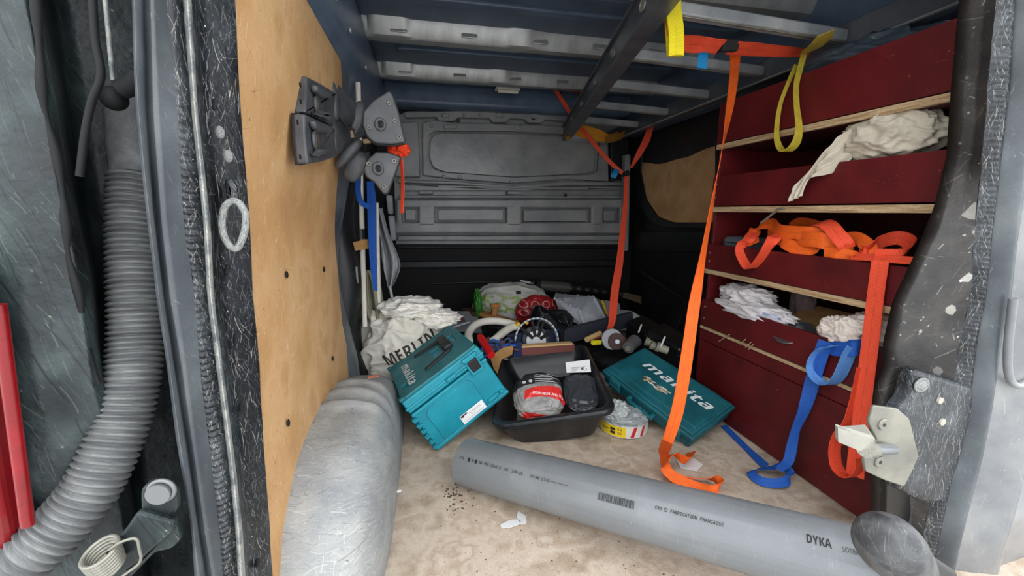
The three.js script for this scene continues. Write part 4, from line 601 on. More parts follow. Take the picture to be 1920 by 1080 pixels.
{
  const t = thing('ratchet_strap', 'broad coral strap hanging down over the shelf fronts to a loop near the striker', 'strap');
  obj('shelf_coil', ribbon([[1.02, 0.6293, -0.7881], [1.02, 0.6491, -0.7578], [1.05, 0.6653, -0.7554], [1.08, 0.6771, -0.7422], [1.08, 0.6714, -0.7174], [1.06, 0.6566, -0.6953], [1.02, 0.6447, -0.6807], [1.01, 0.6404, -0.7003], [1, 0.6405, -0.7239]], [[0.3, 0.5, 0.8], [0.2, 0.8, 0.5], [0, 1, 0.2], [0, 1, 0.1], [0.4, 0.9, 0], [0.4, 0.9, 0], [0.4, 0.8, 0.3], [0.3, 0.6, 0.7], [0.2, 0.4, 0.9]], 0.032), M.coral, t);
  obj('shelf_tail', ribbon([[1.01, 0.6306, -0.7779], [0.998, 0.6347, -0.7103], [0.997, 0.6362, -0.6577], [0.997, 0.6391, -0.6159]], [[0.6, 0.6, 0.2], [0.8, 0.7, 0], [0.8, 0.7, 0], [0.8, 0.7, 0]], 0.022), M.coral, t);
  obj('hanging_webbing', ribbon([[1.02, 0.6411, -0.714], [0.992, 0.6321, -0.7033], [0.985, 0.6172, -0.6991], [0.983, 0.545, -0.695], [0.975, 0.4486, -0.6837], [0.965, 0.3512, -0.6721], [0.955, 0.2531, -0.6594], [0.948, 0.1785, -0.6504], [0.945, 0.1372, -0.6451]], [[0.1, 0, 1], [0.1, 0, 1], [0.1, 0, 1], [0.1, 0, 1], [0.15, 0, 1], [0.2, 0, 1], [0.25, 0, 1], [0.3, 0.1, 1], [0.4, 0.3, 0.9]], 0.033), M.coral, t);
  obj('bottom_loop', ribbon([[0.972, 0.3833, -0.6872], [0.962, 0.3136, -0.6827], [0.95, 0.2551, -0.6811], [0.945, 0.2181, -0.6939], [0.942, 0.1773, -0.6967], [0.94, 0.1395, -0.6852], [0.938, 0.129, -0.664], [0.94, 0.1369, -0.6448], [0.945, 0.1615, -0.636], [0.948, 0.1855, -0.6398]], [1, 0, 0.1], 0.032), M.coral, t);
}
{
  const t = thing('ratchet_strap', 'blue strap hanging from the lower shelf and trailing along the floor by the shelving', 'strap');
  obj('top_bundle', ribbon([[1.02, 0.4138, -0.835], [0.995, 0.401, -0.7897], [0.985, 0.404, -0.7545], [0.985, 0.4185, -0.7247], [1.01, 0.4261, -0.7207]], [[0.2, 1, 0], [0.2, 1, 0.3], [0.3, 1, 0], [0.3, 1, 0], [0.3, 1, 0]], [0.03, 0.038, 0.036, 0.04, 0.03]), M.blue, t);
  obj('near_loop', ribbon([[0.986, 0.4181, -0.7254], [0.98, 0.4015, -0.7281], [0.975, 0.3741, -0.7299], [0.97, 0.339, -0.736], [0.968, 0.314, -0.7519], [0.97, 0.3109, -0.7814], [0.974, 0.3298, -0.8056], [0.978, 0.361, -0.808], [0.982, 0.3909, -0.7927], [0.985, 0.4119, -0.7597]], [1, 0.05, 0.2], 0.034), M.skyblue, t);
  obj('hanging_webbing', ribbon([[0.985, 0.4121, -0.7928], [0.98, 0.3523, -0.7995], [0.975, 0.2917, -0.8037], [0.97, 0.2542, -0.8041], [0.965, 0.2068, -0.8079], [0.955, 0.1587, -0.8122], [0.945, 0.1069, -0.8079], [0.935, 0.0689, -0.8042], [0.925, 0.0376, -0.8187]], [[0.3, 0, 1], [0.3, 0, 1], [0.3, 0, 1], [0.6, 0, 0.9], [0.9, 0, 0.5], [0.9, 0, 0.3], [0.9, 0, 0.5], [0.8, 0.2, 0.6], [0.6, 0.2, 0.8]], [0.032, 0.034, 0.034, 0.03, 0.026, 0.022, 0.026, 0.024, 0.02]), M.blue, t);
  obj('floor_knot', ribbon([[0.9557, 0.05, -0.8231], [0.9313, 0.03, -0.8381], [0.9039, 0.014, -0.8572], [0.8726, 0.014, -0.854], [0.8646, 0.012, -0.8279], [0.8794, 0.014, -0.804], [0.9163, 0.02, -0.7903], [0.947, 0.03, -0.8016], [0.9483, 0.04, -0.8248], [0.9175, 0.03, -0.8313]], [[0.3, 0.3, 0.9], [0, 0.4, 0.9], [0.3, 0.5, 0.8], [0.9, 0.5, 0.2], [0.5, 0.6, -0.5], [0, 0.6, -0.8], [0, 0.7, -0.7], [0.6, 0.7, 0], [0, 0.6, 0.8], [0, 0.5, 0.8]], 0.024), M.blue, t);
  obj('floor_run', ribbon([[0.9822, 0.006, -1.0971], [0.9667, 0.004, -1.0096], [0.9508, 0.006, -0.9326], [0.9322, 0.014, -0.8662]], [[0.9, 0.2, -0.5], [0.8, 0.1, -0.6], [0.8, 0.1, -0.6], [0.8, 0.4, -0.5]], 0.022), M.blue, t);
}

// ---------- things on the shelves ----------
{
  const t = thing('plastic_sack', 'crumpled beige white sack on the upper shelf with a corner hanging over the edge', 'sack');
  const m = std({ map: T.cloth, roughness: 0.7, color: '#d6cfc2' });
  obj('body', lump([1.06, 0.908, -0.775], [0.07, 0.066, 0.105], { amp: 0.2, s: 11.2, flat: -0.75, sharp: 1.2 }), m, t);
  const rows = []; const path = [[1.03, 0.9035, -0.8242], [1, 0.8757, -0.8447], [0.985, 0.8627, -0.867], [0.978, 0.8388, -0.8905], [0.974, 0.809, -0.9066], [0.972, 0.7708, -0.9163]], up = [[0, 1, 0.1], [0, 1, 0.2], [0, 0.9, 0.4], [0, 0.7, 0.7], [0, 0.5, 0.9], [0, 0.4, 0.95]], c = curve(path), d = curve(up), ws = [0.04, 0.045, 0.042, 0.034, 0.03, 0.02];
  for (let i = 0; i <= 50; i++) { const u = i / 50, p = c.getPoint(u), q = d.getPoint(u).normalize(), k = u * 5, a = Math.min(4, Math.floor(k)), w = ws[a] + (ws[a + 1] - ws[a]) * (k - a), r = []; for (let j = 0; j <= 20; j++) { const s = j / 10 - 1; r.push([p.x - 0.012 * Math.abs(Math.sin(s * 4 + u * 5)) + 0.006 * noise(s * 3, u * 6, 2), p.y + q.y * s * w, p.z + q.z * s * w]); } rows.push(r); }
  obj('hanging_corner', shell(rows, 0.001), m, t);
}
{ const t = thing('tool_case', 'small grey rounded case at the far end of the shelf beside the orange coils', 'case'); obj('body', [boxAt(0.09, 0.05, 0.12, [1.07, 0.628, -1.19], [0, 0.1, 0], 0.02)], std({ color: '#4b5157', roughness: 0.45 }), t); obj('lid_seam', [boxAt(0.092, 0.003, 0.122, [1.07, 0.632, -1.19], [0, 0.1, 0], 0.001)], M.footdark, t); }
{
  const t = thing('rag', 'rumpled white cloths piled at the far end of the lower shelf, blue stained below', 'cloth');
  obj('upper_cloth', lump([1.065, 0.455, -1.15], [0.06, 0.038, 0.1], { amp: 0.28, s: 21.1, flat: -0.9, seg: 90 }), M.rag, t);
  obj('lower_cloth', lump([1.045, 0.418, -1.1], [0.055, 0.034, 0.15], { amp: 0.26, s: 4.7, flat: -0.9, seg: 90 }), M.rag, t);
  lab(obj('stained_cloth', lump([1.03, 0.41, -1.03], [0.028, 0.028, 0.06], { amp: 0.35, s: 8.2, seg: 70 }), std({ map: cv(128, 128, (x, w, h) => ground(x, w, h, ['#2c3a66', '#8d97b6', '#d5d6de'], 6, 221, 2.2, 10), 0.08), roughness: 0.95 }), t), 'blue stained cloth');
}
{ const t = thing('paper_bag', 'small dull mauve bag standing on the lower shelf beside the white cloths', 'bag'); obj('bag', lump([1.2, 0.43, -1.06], [0.03, 0.09, 0.04], { amp: 0.2, s: 6.1, flat: -0.9, seg: 60 }), std({ color: '#6b5a5c', roughness: 0.85 }), t); }
{ const t = thing('cardboard_box', 'open brown cardboard box lying on the lower shelf between the cloths', 'box'); obj('flap', [boxAt(0.2, 0.004, 0.22, [1.14, 0.405, -0.93], [0, 0.1, 0.32], 0.001)], M.card, t); obj('side', [boxAt(0.005, 0.06, 0.22, [1.05, 0.365, -0.93], [0, 0.1, 0], 0.001)], M.card, t); }
{ const t = thing('cutting_disc', 'round metal disc leaning behind the red front of the lower shelf', 'disc'); obj('disc', [disc([1.035, 0.39, -0.93], [-0.6, 1, 0], 0.05, 0.003, 40), new THREE.TorusGeometry(0.05, 0.0025, 8, 40).rotateX(Math.PI / 2).rotateZ(0.54).translate(1.035, 0.3915, -0.93)], M.steel, t); }
{
  const t = thing('rag', 'bunched white cloth resting on the lower shelf above the blue strap', 'cloth');
  obj('bunch', lump([1.03, 0.435, -0.785], [0.042, 0.04, 0.055], { amp: 0.32, s: 14.9, flat: -0.95, seg: 90 }), std({ map: T.cloth, roughness: 0.9, color: '#efe6e2' }), t);
  obj('fold', lump([1.06, 0.455, -0.735], [0.035, 0.04, 0.06], { amp: 0.38, s: 31.4, flat: -0.95, seg: 90 }), std({ map: T.cloth, roughness: 0.9, color: '#f4ecec' }), t);
}
{ const t = thing('plastic_pipe', 'short piece of white pipe on the lower shelf behind the coral strap', 'pipe'); obj('tube', rod([1.06, 0.44, -0.78], [1.05, 0.415, -0.63], 0.018, 0.018, 28), M.white, t); }
{ const t = thing('rag', 'dark maroon cloth lying under the white pipe on the lower shelf', 'cloth'); obj('cloth', lump([1.035, 0.4, -0.66], [0.03, 0.03, 0.06], { amp: 0.3, s: 2.9, seg: 60 }), std({ map: T.cloth, color: '#5a2c34', roughness: 0.9 }), t); }

// ---------- hung on the left wall ----------
{
  const rimM = M.footdark;
  const make = (label, build) => { const t = thing('mounting_bracket', label, 'bracket', 'moulded brackets hung on the left wall'); build(t); return t; };
  const wallPlate = (t, pts, dents, boss, holes) => { // plate lying against the plywood
    const p = obj('plate', [slab(pts, 'x', 0.02, { bevel: 0.004, round: 0.006, seg: 3 })], M.foot, t);
    obj('dark_rim', [slab(pts, 'x', 0.012, { bevel: 0.002, round: 0.004 }).applyMatrix4(new THREE.Matrix4())].map((g) => { g.computeBoundingBox(); const c = g.boundingBox.getCenter(new THREE.Vector3()); return g.translate(-c.x, -c.y, -c.z).scale(1, 1.04, 0.99).translate(c.x - 0.004, c.y, c.z); }), rimM, t);
    for (const d of dents) { const a = slab(d, 'x', 0.014, { bevel: 0.006, round: 0.012, seg: 4 }); obj('arched_boss', a, M.foot, p); }
    obj('bolt_cap', [disc(boss, [1, 0, 0], 0.0135, 0.006, 28)], std({ color: '#4a4038', roughness: 0.6 }), t); obj('bolt_ring', new THREE.TorusGeometry(0.016, 0.004, 10, 30).rotateY(Math.PI / 2).translate(boss[0] + 0.001, boss[1], boss[2]), M.foot, t);
    for (const h of holes) obj('hole', disc(h, [1, 0, 0], 0.0045, 0.0015, 14), M.black, t);
  };
  const lobe = (t, name, c, ax, ang, yaw, wedge) => {
    const g = new THREE.SphereGeometry(1, 28, 20), p = g.attributes.position; for (let i = 0; i < p.count; i++) { const x = p.getX(i), y = p.getY(i), z = p.getZ(i), f = (q) => Math.sign(q) * Math.pow(Math.abs(q), 0.7); p.setXYZ(i, f(x), y * (1 - 0.05 * x * x), f(z)); } g.computeVertexNormals();
    g.scale(...ax).rotateZ(ang).rotateY(yaw).translate(...c); const l = obj(name, [uvBox(g)], M.foot, t);
    if (wedge) obj('web', [uvBox(new ConvexGeometry(wedge.flatMap((q) => [V(q), V(q).add(new THREE.Vector3(0.004, 0.002, -0.012))])))], M.foot, t);
    return l;
  };
  make('upper grey moulded bracket lying flat on the plywood, with a tall lobe', (t) => {
    wallPlate(t, [[-0.235, 0.994, -0.897], [-0.235, 1.013, -1.011], [-0.235, 1.035, -1.165], [-0.235, 0.995, -1.139], [-0.235, 0.944, -1.110], [-0.235, 0.931, -0.966], [-0.235, 0.921, -0.864]], [[[-0.214, 0.982, -0.903], [-0.214, 1.001, -1.043], [-0.214, 0.991, -1.039], [-0.214, 0.968, -0.945], [-0.214, 0.969, -0.906]], [[-0.214, 0.924, -0.891], [-0.214, 0.936, -1.014], [-0.214, 0.957, -1.022], [-0.214, 0.940, -0.927]]], [-0.212, 0.9514, -0.9392], [[-0.214, 0.9616, -0.835], [-0.214, 0.9323, -0.8285]]);
    lobe(t, 'lobe', [-0.2278, 1.0191, -1.1851], [0.016, 0.05, 0.022], 0.03, 0, [[-0.2242, 1.072, -1.226], [-0.2166, 0.9823, -1.2067], [-0.197, 1.0235, -1.2836], [-0.2208, 1.0699, -1.2769], [-0.178, 1.0264, -1.3114], [-0.2092, 0.9661, -1.2332]]);
  });
  make('lower grey moulded bracket lying flat on the plywood, with a rusty bolt cap', (t) => {
    wallPlate(t, [[-0.230, 0.913, -0.835], [-0.230, 0.924, -0.945], [-0.230, 0.937, -1.096], [-0.230, 0.900, -1.082], [-0.230, 0.871, -1.093], [-0.230, 0.843, -0.949], [-0.230, 0.824, -0.827], [-0.230, 0.868, -0.826]], [[[-0.209, 0.904, -0.847], [-0.209, 0.914, -0.984], [-0.209, 0.905, -0.981], [-0.209, 0.890, -0.890], [-0.209, 0.892, -0.853]], [[-0.209, 0.840, -0.835], [-0.209, 0.860, -0.979], [-0.209, 0.873, -0.974], [-0.209, 0.857, -0.871]]], [-0.207, 0.8735, -0.8797], [[-0.209, 0.8872, -0.7778], [-0.209, 0.8305, -0.7739]]);
    lobe(t, 'lobe', [-0.2318, 0.9274, -1.1574], [0.017, 0.05, 0.022], 0.04, 0, [[-0.2285, 0.9773, -1.1978], [-0.2237, 0.8885, -1.1792], [-0.2016, 0.9367, -1.257], [-0.2203, 0.9776, -1.2377], [-0.1963, 0.9683, -1.2725], [-0.2192, 0.8998, -1.2013]]);
  });
  const freePlate = (t, pts, dark, boss, holes, z) => {
    const p = obj('plate', [slab(pts, 'z', 0.016, { bevel: 0.004, round: 0.006, seg: 3 })], M.foot, t);
    obj('dark_rim', [slab(pts, 'z', 0.01, { bevel: 0.002, round: 0.004 })].map((g) => { g.computeBoundingBox(); const c = g.boundingBox.getCenter(new THREE.Vector3()); return g.translate(-c.x, -c.y, -c.z).scale(1.05, 1.05, 1).translate(c.x, c.y, c.z - 0.006); }), rimM, t);
    obj('bolt_ring', new THREE.TorusGeometry(0.0105, 0.004, 10, 30).scale(1, 1.15, 1).translate(...boss), M.foot, t);
    obj('slot', new THREE.CapsuleGeometry(0.0045, 0.007, 4, 12).scale(1, 1, 0.3).translate(boss[0], boss[1], boss[2]), M.black, t);
    for (const h of holes) { obj('rivet', new THREE.TorusGeometry(0.004, 0.0018, 8, 18).translate(...h), M.galv, t); }
    return p;
  };
  make('upper right grey bracket plate standing out from the wall with an oval slot', (t) => {
    freePlate(t, [[-0.145, 0.982, -1.130], [-0.121, 1.009, -1.130], [-0.080, 1.035, -1.130], [-0.072, 1.024, -1.130], [-0.060, 0.982, -1.130], [-0.048, 0.913, -1.130], [-0.081, 0.907, -1.130], [-0.122, 0.908, -1.130], [-0.140, 0.923, -1.130], [-0.149, 0.951, -1.130]], 0, [-0.1058, 0.9535, -1.112], [[-0.0824, 1.0036, -1.112], [-0.062, 0.9232, -1.112], [-0.1332, 0.9448, -1.112], [-0.0704, 0.9639, -1.112]]);
    lobe(t, 'arm', [-0.1898, 0.9921, -1.2967], [0.018, 0.06, 0.014], -0.28, 0.2, [[-0.2114, 1.0295, -1.319], [-0.1913, 1.0412, -1.3275], [-0.1648, 1.0133, -1.2956], [-0.1686, 0.9553, -1.2745], [-0.1902, 0.9402, -1.2761]]);
    obj('clip', [boxAt(0.012, 0.02, 0.006, [-0.1995, 0.9515, -1.2595], [0, 0, 0.2], 0.002), boxAt(0.02, 0.012, 0.01, [-0.1561, 0.9306, -1.2358], [0, 0, 0.1], 0.002)], std({ color: '#b59a72', roughness: 0.5 }), t);
  });
  make('lower right grey bracket plate hanging point down above the blue strap', (t) => {
    freePlate(t, [[-0.149, 0.842, -1.100], [-0.139, 0.865, -1.100], [-0.119, 0.882, -1.100], [-0.087, 0.882, -1.100], [-0.059, 0.872, -1.100], [-0.074, 0.834, -1.100], [-0.095, 0.784, -1.100], [-0.106, 0.782, -1.100], [-0.127, 0.811, -1.100], [-0.145, 0.823, -1.100]], 0, [-0.1143, 0.8431, -1.082], [[-0.1364, 0.8541, -1.082], [-0.0749, 0.8619, -1.082], [-0.1029, 0.7994, -1.082]]);
    lobe(t, 'lobe', [-0.2016, 0.8927, -1.2067], [0.014, 0.05, 0.014], -0.75, 0.1);
    lobe(t, 'lower_arm', [-0.1896, 0.8617, -1.2292], [0.026, 0.045, 0.016], -0.5, 0.1, [[-0.2006, 0.8864, -1.2469], [-0.1585, 0.9056, -1.2626], [-0.1626, 0.8426, -1.2198], [-0.1892, 0.8353, -1.2239]]);
  });
}
{ const t = thing('rag', 'crumpled orange rag stuffed behind the upper right bracket plate, its ribbon trailing', 'cloth');
  obj('bundle', lump([-0.0681, 0.9056, -1.1917], [0.028, 0.018, 0.03], { amp: 0.4, s: 17.3, seg: 60, flat: -2 }), std({ color: '#f0481e', roughness: 0.8 }), t);
  obj('tail', ribbon([[-0.0657, 0.8941, -1.1889], [-0.0623, 0.849, -1.1897], [-0.0637, 0.7913, -1.189], [-0.069, 0.7327, -1.1785]], [[0.7, 0, 0.7], [0.5, 0, 0.8], [0.6, 0, 0.8], [0.5, 0, 0.8]], 0.015), M.coral, t);
}
{ const t = thing('plastic_pole', 'left of two white poles standing behind the brackets against the wall', 'pole'); obj('shaft', rod([-0.212, 1.1673, -1.5441], [-0.244, 0.3139, -1.5279], 0.009, 0.009), M.whitepipe, t); obj('collar', rod([-0.234, 0.6745, -1.5242], [-0.2341, 0.6405, -1.5216], 0.014, 0.014), M.footdark, t); }
{ const t = thing('plastic_pole', 'right of two white poles standing behind the brackets, behind the blue strap', 'pole'); obj('shaft', rod([-0.1786, 0.7685, -1.5519], [-0.1995, 0.3367, -1.6063], 0.009, 0.009), M.whitepipe, t); }
{ const t = thing('ratchet_strap', 'blue strap hanging in a loop between the two white poles', 'strap');
  obj('hanging_webbing', ribbon([[-0.1897, 0.8408, -1.5165], [-0.1871, 0.7675, -1.5015], [-0.1889, 0.6759, -1.4838], [-0.1896, 0.5659, -1.4622], [-0.1876, 0.4631, -1.4519]], CR, [0.024, 0.032, 0.03, 0.025, 0.014]), M.blue, t);
  obj('loop', ribbon([[-0.2177, 0.8532, -1.452], [-0.2199, 0.7975, -1.4414], [-0.2123, 0.7663, -1.4441], [-0.1926, 0.7526, -1.4685]], [CR, CR, [0.7, 0.6, 0.2], [0.2, 0.9, 0.2]], 0.018), M.blue, t);
}
{ // grey sheeting hanging to the right of the poles
  const t = thing('plastic_sheet', 'grey folded plastic sheeting hanging beside the white poles', 'sheeting'), rows = [];
  const L = curve([[-0.2114, 0.74, -1.7301], [-0.1898, 0.6446, -1.7067], [-0.1813, 0.5385, -1.684], [-0.1644, 0.4325, -1.6595]]), R = curve([[-0.175, 0.7505, -1.7037], [-0.1517, 0.6573, -1.6596], [-0.1099, 0.5358, -1.606], [-0.1411, 0.4468, -1.6366]]);
  for (let i = 0; i <= 40; i++) { const a = L.getPoint(i / 40), b = R.getPoint(i / 40), r = []; for (let j = 0; j <= 30; j++) { const p = a.clone().lerp(b, j / 30); p.z += 0.014 * Math.sin(j / 30 * 11 + i * 0.05) + 0.004 * noise(j * 0.3, i * 0.3, 1); r.push(p); } rows.push(r); }
  obj('sheet', shell(rows, 0.0015), M.poly, t); obj('tail', [sweep([[-0.156, 0.445, -1.639], [-0.151, 0.411, -1.632], [-0.146, 0.382, -1.625]], 0.006, 16, 8)], M.poly, t);
}
{ const t = thing('hose_coil', 'coil of pale green hose hanging low behind the white poles', 'hose'); const g = [];
  for (let k = 0; k < 4; k++) g.push(ringTube([[-0.2356, 0.5107, -1.617], [-0.2184, 0.4864, -1.6086], [-0.2075, 0.4052, -1.5903], [-0.2026, 0.324, -1.5732], [-0.2231, 0.3159, -1.5759], [-0.241, 0.3748, -1.5913], [-0.2459, 0.4559, -1.6084]].map((p) => [p[0] + k * 0.006, p[1] - k * 0.006, p[2] - 0.012 * k]), 0.0075, 60, 10));
  obj('turns', g, std({ color: '#7f7c66', roughness: 0.6 }), t); }
{ const t = thing('cardboard_piece', 'small brown cardboard piece wedged behind the left white pole', 'cardboard'); obj('sheet', [slab([[-0.258, 0.631, -1.500], [-0.208, 0.642, -1.500], [-0.206, 0.608, -1.500], [-0.253, 0.601, -1.500]], 'z', 0.006, { bevel: 0.001 })], M.card, t); }
{ const t = thing('metal_rod', 'thin metal rod leaning low in the corner beside the left white pole', 'rod'); obj('shaft', rod([-0.2523, 0.5448, -1.492], [-0.2614, 0.3669, -1.542], 0.004, 0.004), M.alu, t); }

// ---------- rear opening: lamp, hose, ring, striker, buffer ----------
{ const t = thing('tail_lamp', 'dirty red tail lamp at the outer corner left of the black jamb', 'lamp');
  obj('lens', [slab([[-0.489, 0.711, -0.520], [-0.448, 0.699, -0.520], [-0.446, 0.659, -0.520], [-0.457, 0.532, -0.520], [-0.464, 0.447, -0.520], [-0.468, 0.373, -0.520], [-0.487, 0.336, -0.520], [-0.510, 0.315, -0.520], [-0.579, 0.296, -0.520]], 'z', 0.035, { bevel: 0.012, round: 0.02, seg: 4 })], M.lens, t);
  obj('rib', [sweep([[-0.423, 0.648, -0.487], [-0.433, 0.540, -0.487], [-0.442, 0.440, -0.487], [-0.446, 0.398, -0.487]], 0.006, 30, 10)], M.lens, t); }
{
  const t = thing('cable_conduit', 'thick grey corrugated conduit running from the left pillar down out of view', 'conduit');
  const path = [[-0.3986, 0.7877, -0.6756], [-0.3985, 0.7364, -0.6603], [-0.3965, 0.6788, -0.6433], [-0.393, 0.6223, -0.6262], [-0.3916, 0.5668, -0.6098], [-0.3905, 0.5214, -0.5901], [-0.3958, 0.4779, -0.5723], [-0.404, 0.4392, -0.5507], [-0.4195, 0.4, -0.5306], [-0.4424, 0.37, -0.5139], [-0.4688, 0.3468, -0.4992], [-0.51, 0.3188, -0.4919], [-0.5517, 0.2936, -0.4853]];
  const n = 78; obj('corrugated_tube', sweep(path, (u) => { const k = (u * n) % 1; return 0.0245 + 0.0022 * u + 0.0052 * (1 - Math.pow(Math.abs(2 * k - 1), 1.5)); }, n * 8, 28), M.hose, t);
  obj('cuff', [sweep([[-0.3987, 0.7847, -0.6751], [-0.4027, 0.8103, -0.6862], [-0.406, 0.8557, -0.701], [-0.4106, 0.8843, -0.7181], [-0.4146, 0.9089, -0.7446], [-0.4185, 0.9272, -0.7802]], (u) => 0.025 + 0.004 * Math.sin(u * 3), 40, 24)], M.hose, t);
}
{
  const t = thing('door_check_arm', 'greasy metal door check arm with a coil spring at the foot of the jamb', 'hinge');
  const greasy = std({ map: T.jamb, color: '#ffffff', roughness: 0.4, metalness: 0.3 });
  obj('bracket', [slab([[-0.336, 0.424, -0.500], [-0.327, 0.432, -0.500], [-0.309, 0.427, -0.500], [-0.302, 0.412, -0.500], [-0.305, 0.387, -0.500], [-0.329, 0.379, -0.500], [-0.341, 0.387, -0.500]], 'z', 0.012, { bevel: 0.003, round: 0.008 })], greasy, t);
  obj('bolt', [disc([-0.3165, 0.4182, -0.49], [0, 0, 1], 0.013, 0.008), new THREE.TorusGeometry(0.013, 0.0025, 8, 24).translate(...[-0.3139, 0.4208, -0.486])], std({ color: '#77797a', roughness: 0.4, metalness: 0.4 }), t);
  obj('arm', [slab([[-0.338, 0.402, -0.490], [-0.302, 0.381, -0.490], [-0.306, 0.370, -0.490], [-0.346, 0.337, -0.490], [-0.383, 0.311, -0.490], [-0.409, 0.298, -0.490], [-0.414, 0.314, -0.490], [-0.379, 0.351, -0.490], [-0.350, 0.385, -0.490]], 'z', 0.01, { bevel: 0.003, round: 0.006 })], greasy, t);
  obj('link', [slab([[-0.311, 0.370, -0.505], [-0.309, 0.346, -0.505], [-0.321, 0.334, -0.505], [-0.339, 0.333, -0.505], [-0.372, 0.300, -0.505], [-0.380, 0.302, -0.505], [-0.343, 0.344, -0.505]], 'z', 0.01, { bevel: 0.003, round: 0.006 })], greasy, t);
  const sp = []; for (let k = 0; k < 7; k++) sp.push(new THREE.TorusGeometry(0.0165 - k * 0.0004, 0.0024, 10, 30).rotateX(Math.PI / 2 + 0.35).rotateZ(0.25).translate(...[-0.3728, 0.3571, -0.47]).translate(0.0008 * k, -0.0034 * k + 0.008, 0)); obj('spring', sp, M.galv, t);
  obj('wire_clip', [sweep([[-0.360, 0.370, -0.465], [-0.349, 0.377, -0.465], [-0.336, 0.380, -0.465], [-0.332, 0.376, -0.465], [-0.332, 0.365, -0.465], [-0.332, 0.354, -0.465], [-0.336, 0.346, -0.465], [-0.347, 0.338, -0.465], [-0.356, 0.332, -0.465]], 0.0016, 60, 8)], M.galv, t);
}
{ const t = thing('lashing_ring', 'weathered steel lashing ring hanging on the left pillar beside the plywood', 'ring');
  obj('ring', ringTube([[-0.236, 0.751, -0.565], [-0.244, 0.743, -0.565], [-0.249, 0.724, -0.565], [-0.248, 0.707, -0.565], [-0.243, 0.696, -0.565], [-0.237, 0.693, -0.565], [-0.231, 0.700, -0.565], [-0.224, 0.717, -0.565], [-0.222, 0.729, -0.565], [-0.223, 0.735, -0.565], [-0.228, 0.724, -0.565], [-0.232, 0.710, -0.565], [-0.239, 0.703, -0.565], [-0.242, 0.711, -0.565], [-0.243, 0.725, -0.565], [-0.240, 0.738, -0.565]].slice(0, 9).concat([[-0.222, 0.739, -0.565], [-0.228, 0.750, -0.565]]), 0.0042, 70, 12), M.worn, t);
  obj('bracket', [slab([[-0.245, 0.778, -0.592], [-0.236, 0.781, -0.592], [-0.231, 0.770, -0.592], [-0.233, 0.742, -0.592], [-0.240, 0.746, -0.592], [-0.245, 0.756, -0.592]], 'z', 0.02, { bevel: 0.006, round: 0.006, seg: 3 })], M.pillar, t); }
{
  const t = thing('door_striker', 'galvanised steel door striker bracket with a projecting pin on the right pillar', 'bracket');
  obj('plate', [slab([[0.745, 0.409, -0.505], [0.800, 0.397, -0.505], [0.833, 0.373, -0.505], [0.874, 0.294, -0.505], [0.865, 0.262, -0.505], [0.854, 0.233, -0.505], [0.800, 0.256, -0.505], [0.754, 0.280, -0.505], [0.745, 0.305, -0.505], [0.751, 0.323, -0.505], [0.767, 0.340, -0.505], [0.741, 0.376, -0.505]], 'z', 0.006, { bevel: 0.0018, round: 0.006 })], M.galv, t);
  const wf = [[0.4925, 0.4729, -0.3644], [0.5423, 0.4564, -0.3559], [0.5407, 0.4485, -0.3547], [0.5188, 0.4448, -0.3533], [0.4905, 0.4571, -0.3596]], wt = [[0.4926, 0.4749, -0.3648], [0.568, 0.4565, -0.387], [0.5699, 0.4437, -0.3736], [0.5444, 0.4539, -0.3571]];
  const wing = obj('wing', [uvBox(new ConvexGeometry(wf.flatMap((q) => [V(q), V(q).add(new THREE.Vector3(0.001, 0.003, -0.005))])))], M.galv, t);
  obj('fold', [uvBox(new ConvexGeometry(wt.flatMap((q) => [V(q), V(q).add(new THREE.Vector3(0, -0.003, 0))])))], M.galv, wing);
  obj('pin', [rod([0.8085, 0.3166, -0.5], [0.699, 0.3523, -0.465], 0.0095, 0.0095, 24)], M.steel, t);
  obj('pin_head', [rod([0.7135, 0.3472, -0.47], [0.6841, 0.3587, -0.458], 0.0135, 0.0128, 28)], M.galv, t);
  for (const p of [[0.7719, 0.3704, -0.498], [0.7799, 0.2962, -0.498]]) { const b = obj('bolt', [new THREE.TorusGeometry(0.0085, 0.0022, 8, 26).translate(...p), disc([p[0], p[1], p[2] - 0.002], [0, 0, 1], 0.0082, 0.004)], M.galv, t); obj('socket', disc([p[0], p[1], p[2] + 0.0015], [0, 0, 1], 0.0036, 0.0012, 6), M.footdark, b); }
}
{ const t = thing('door_buffer', 'large scuffed black rubber door buffer in front of the end of the grey pipe', 'buffer'), pr = [];
  for (let i = 0; i <= 24; i++) { const a = i / 24 * Math.PI / 2; pr.push(new THREE.Vector2(0.036 * Math.pow(Math.sin(a), 0.85), 0.036 * Math.cos(a) - 0.004)); } pr.push(new THREE.Vector2(0.037, -0.02), new THREE.Vector2(0.034, -0.1), new THREE.Vector2(0, -0.1));
  T.buffer = cv(512, 512, (x, w, h) => { ground(x, w, h, ['#2c2d2e', '#414243', '#5b5c5b'], 6, 231, 1.8, 7); strokes(x, w, h, 420, { len: [10, 90], wd: [0.5, 2.5], al: [0.06, 0.4], col: ['#a6a79f', '#d8d3bf', '#17181a'], ang: [0.4, 1.1] }); }, 0.12);
  const dir = V([0.5401, 0.3401, -0.3282]).sub(V([0.6313, 0.2584, -0.3554])).normalize();
  obj('rubber', [uvBox(new THREE.LatheGeometry(pr, 40)).applyQuaternion(new THREE.Quaternion().setFromUnitVectors(new THREE.Vector3(0, 1, 0), dir)).translate(...[0.5476, 0.3322, -0.3251])], std({ map: T.buffer, roughness: 0.5 }), t);
  obj('mounting_block', [bar([0.6426, 0.2498, -0.3617], [0.7424, 0.18, -0.3791], 0.05, 0.06, [0, 1, 0], 0.01)], M.dark, t);
}

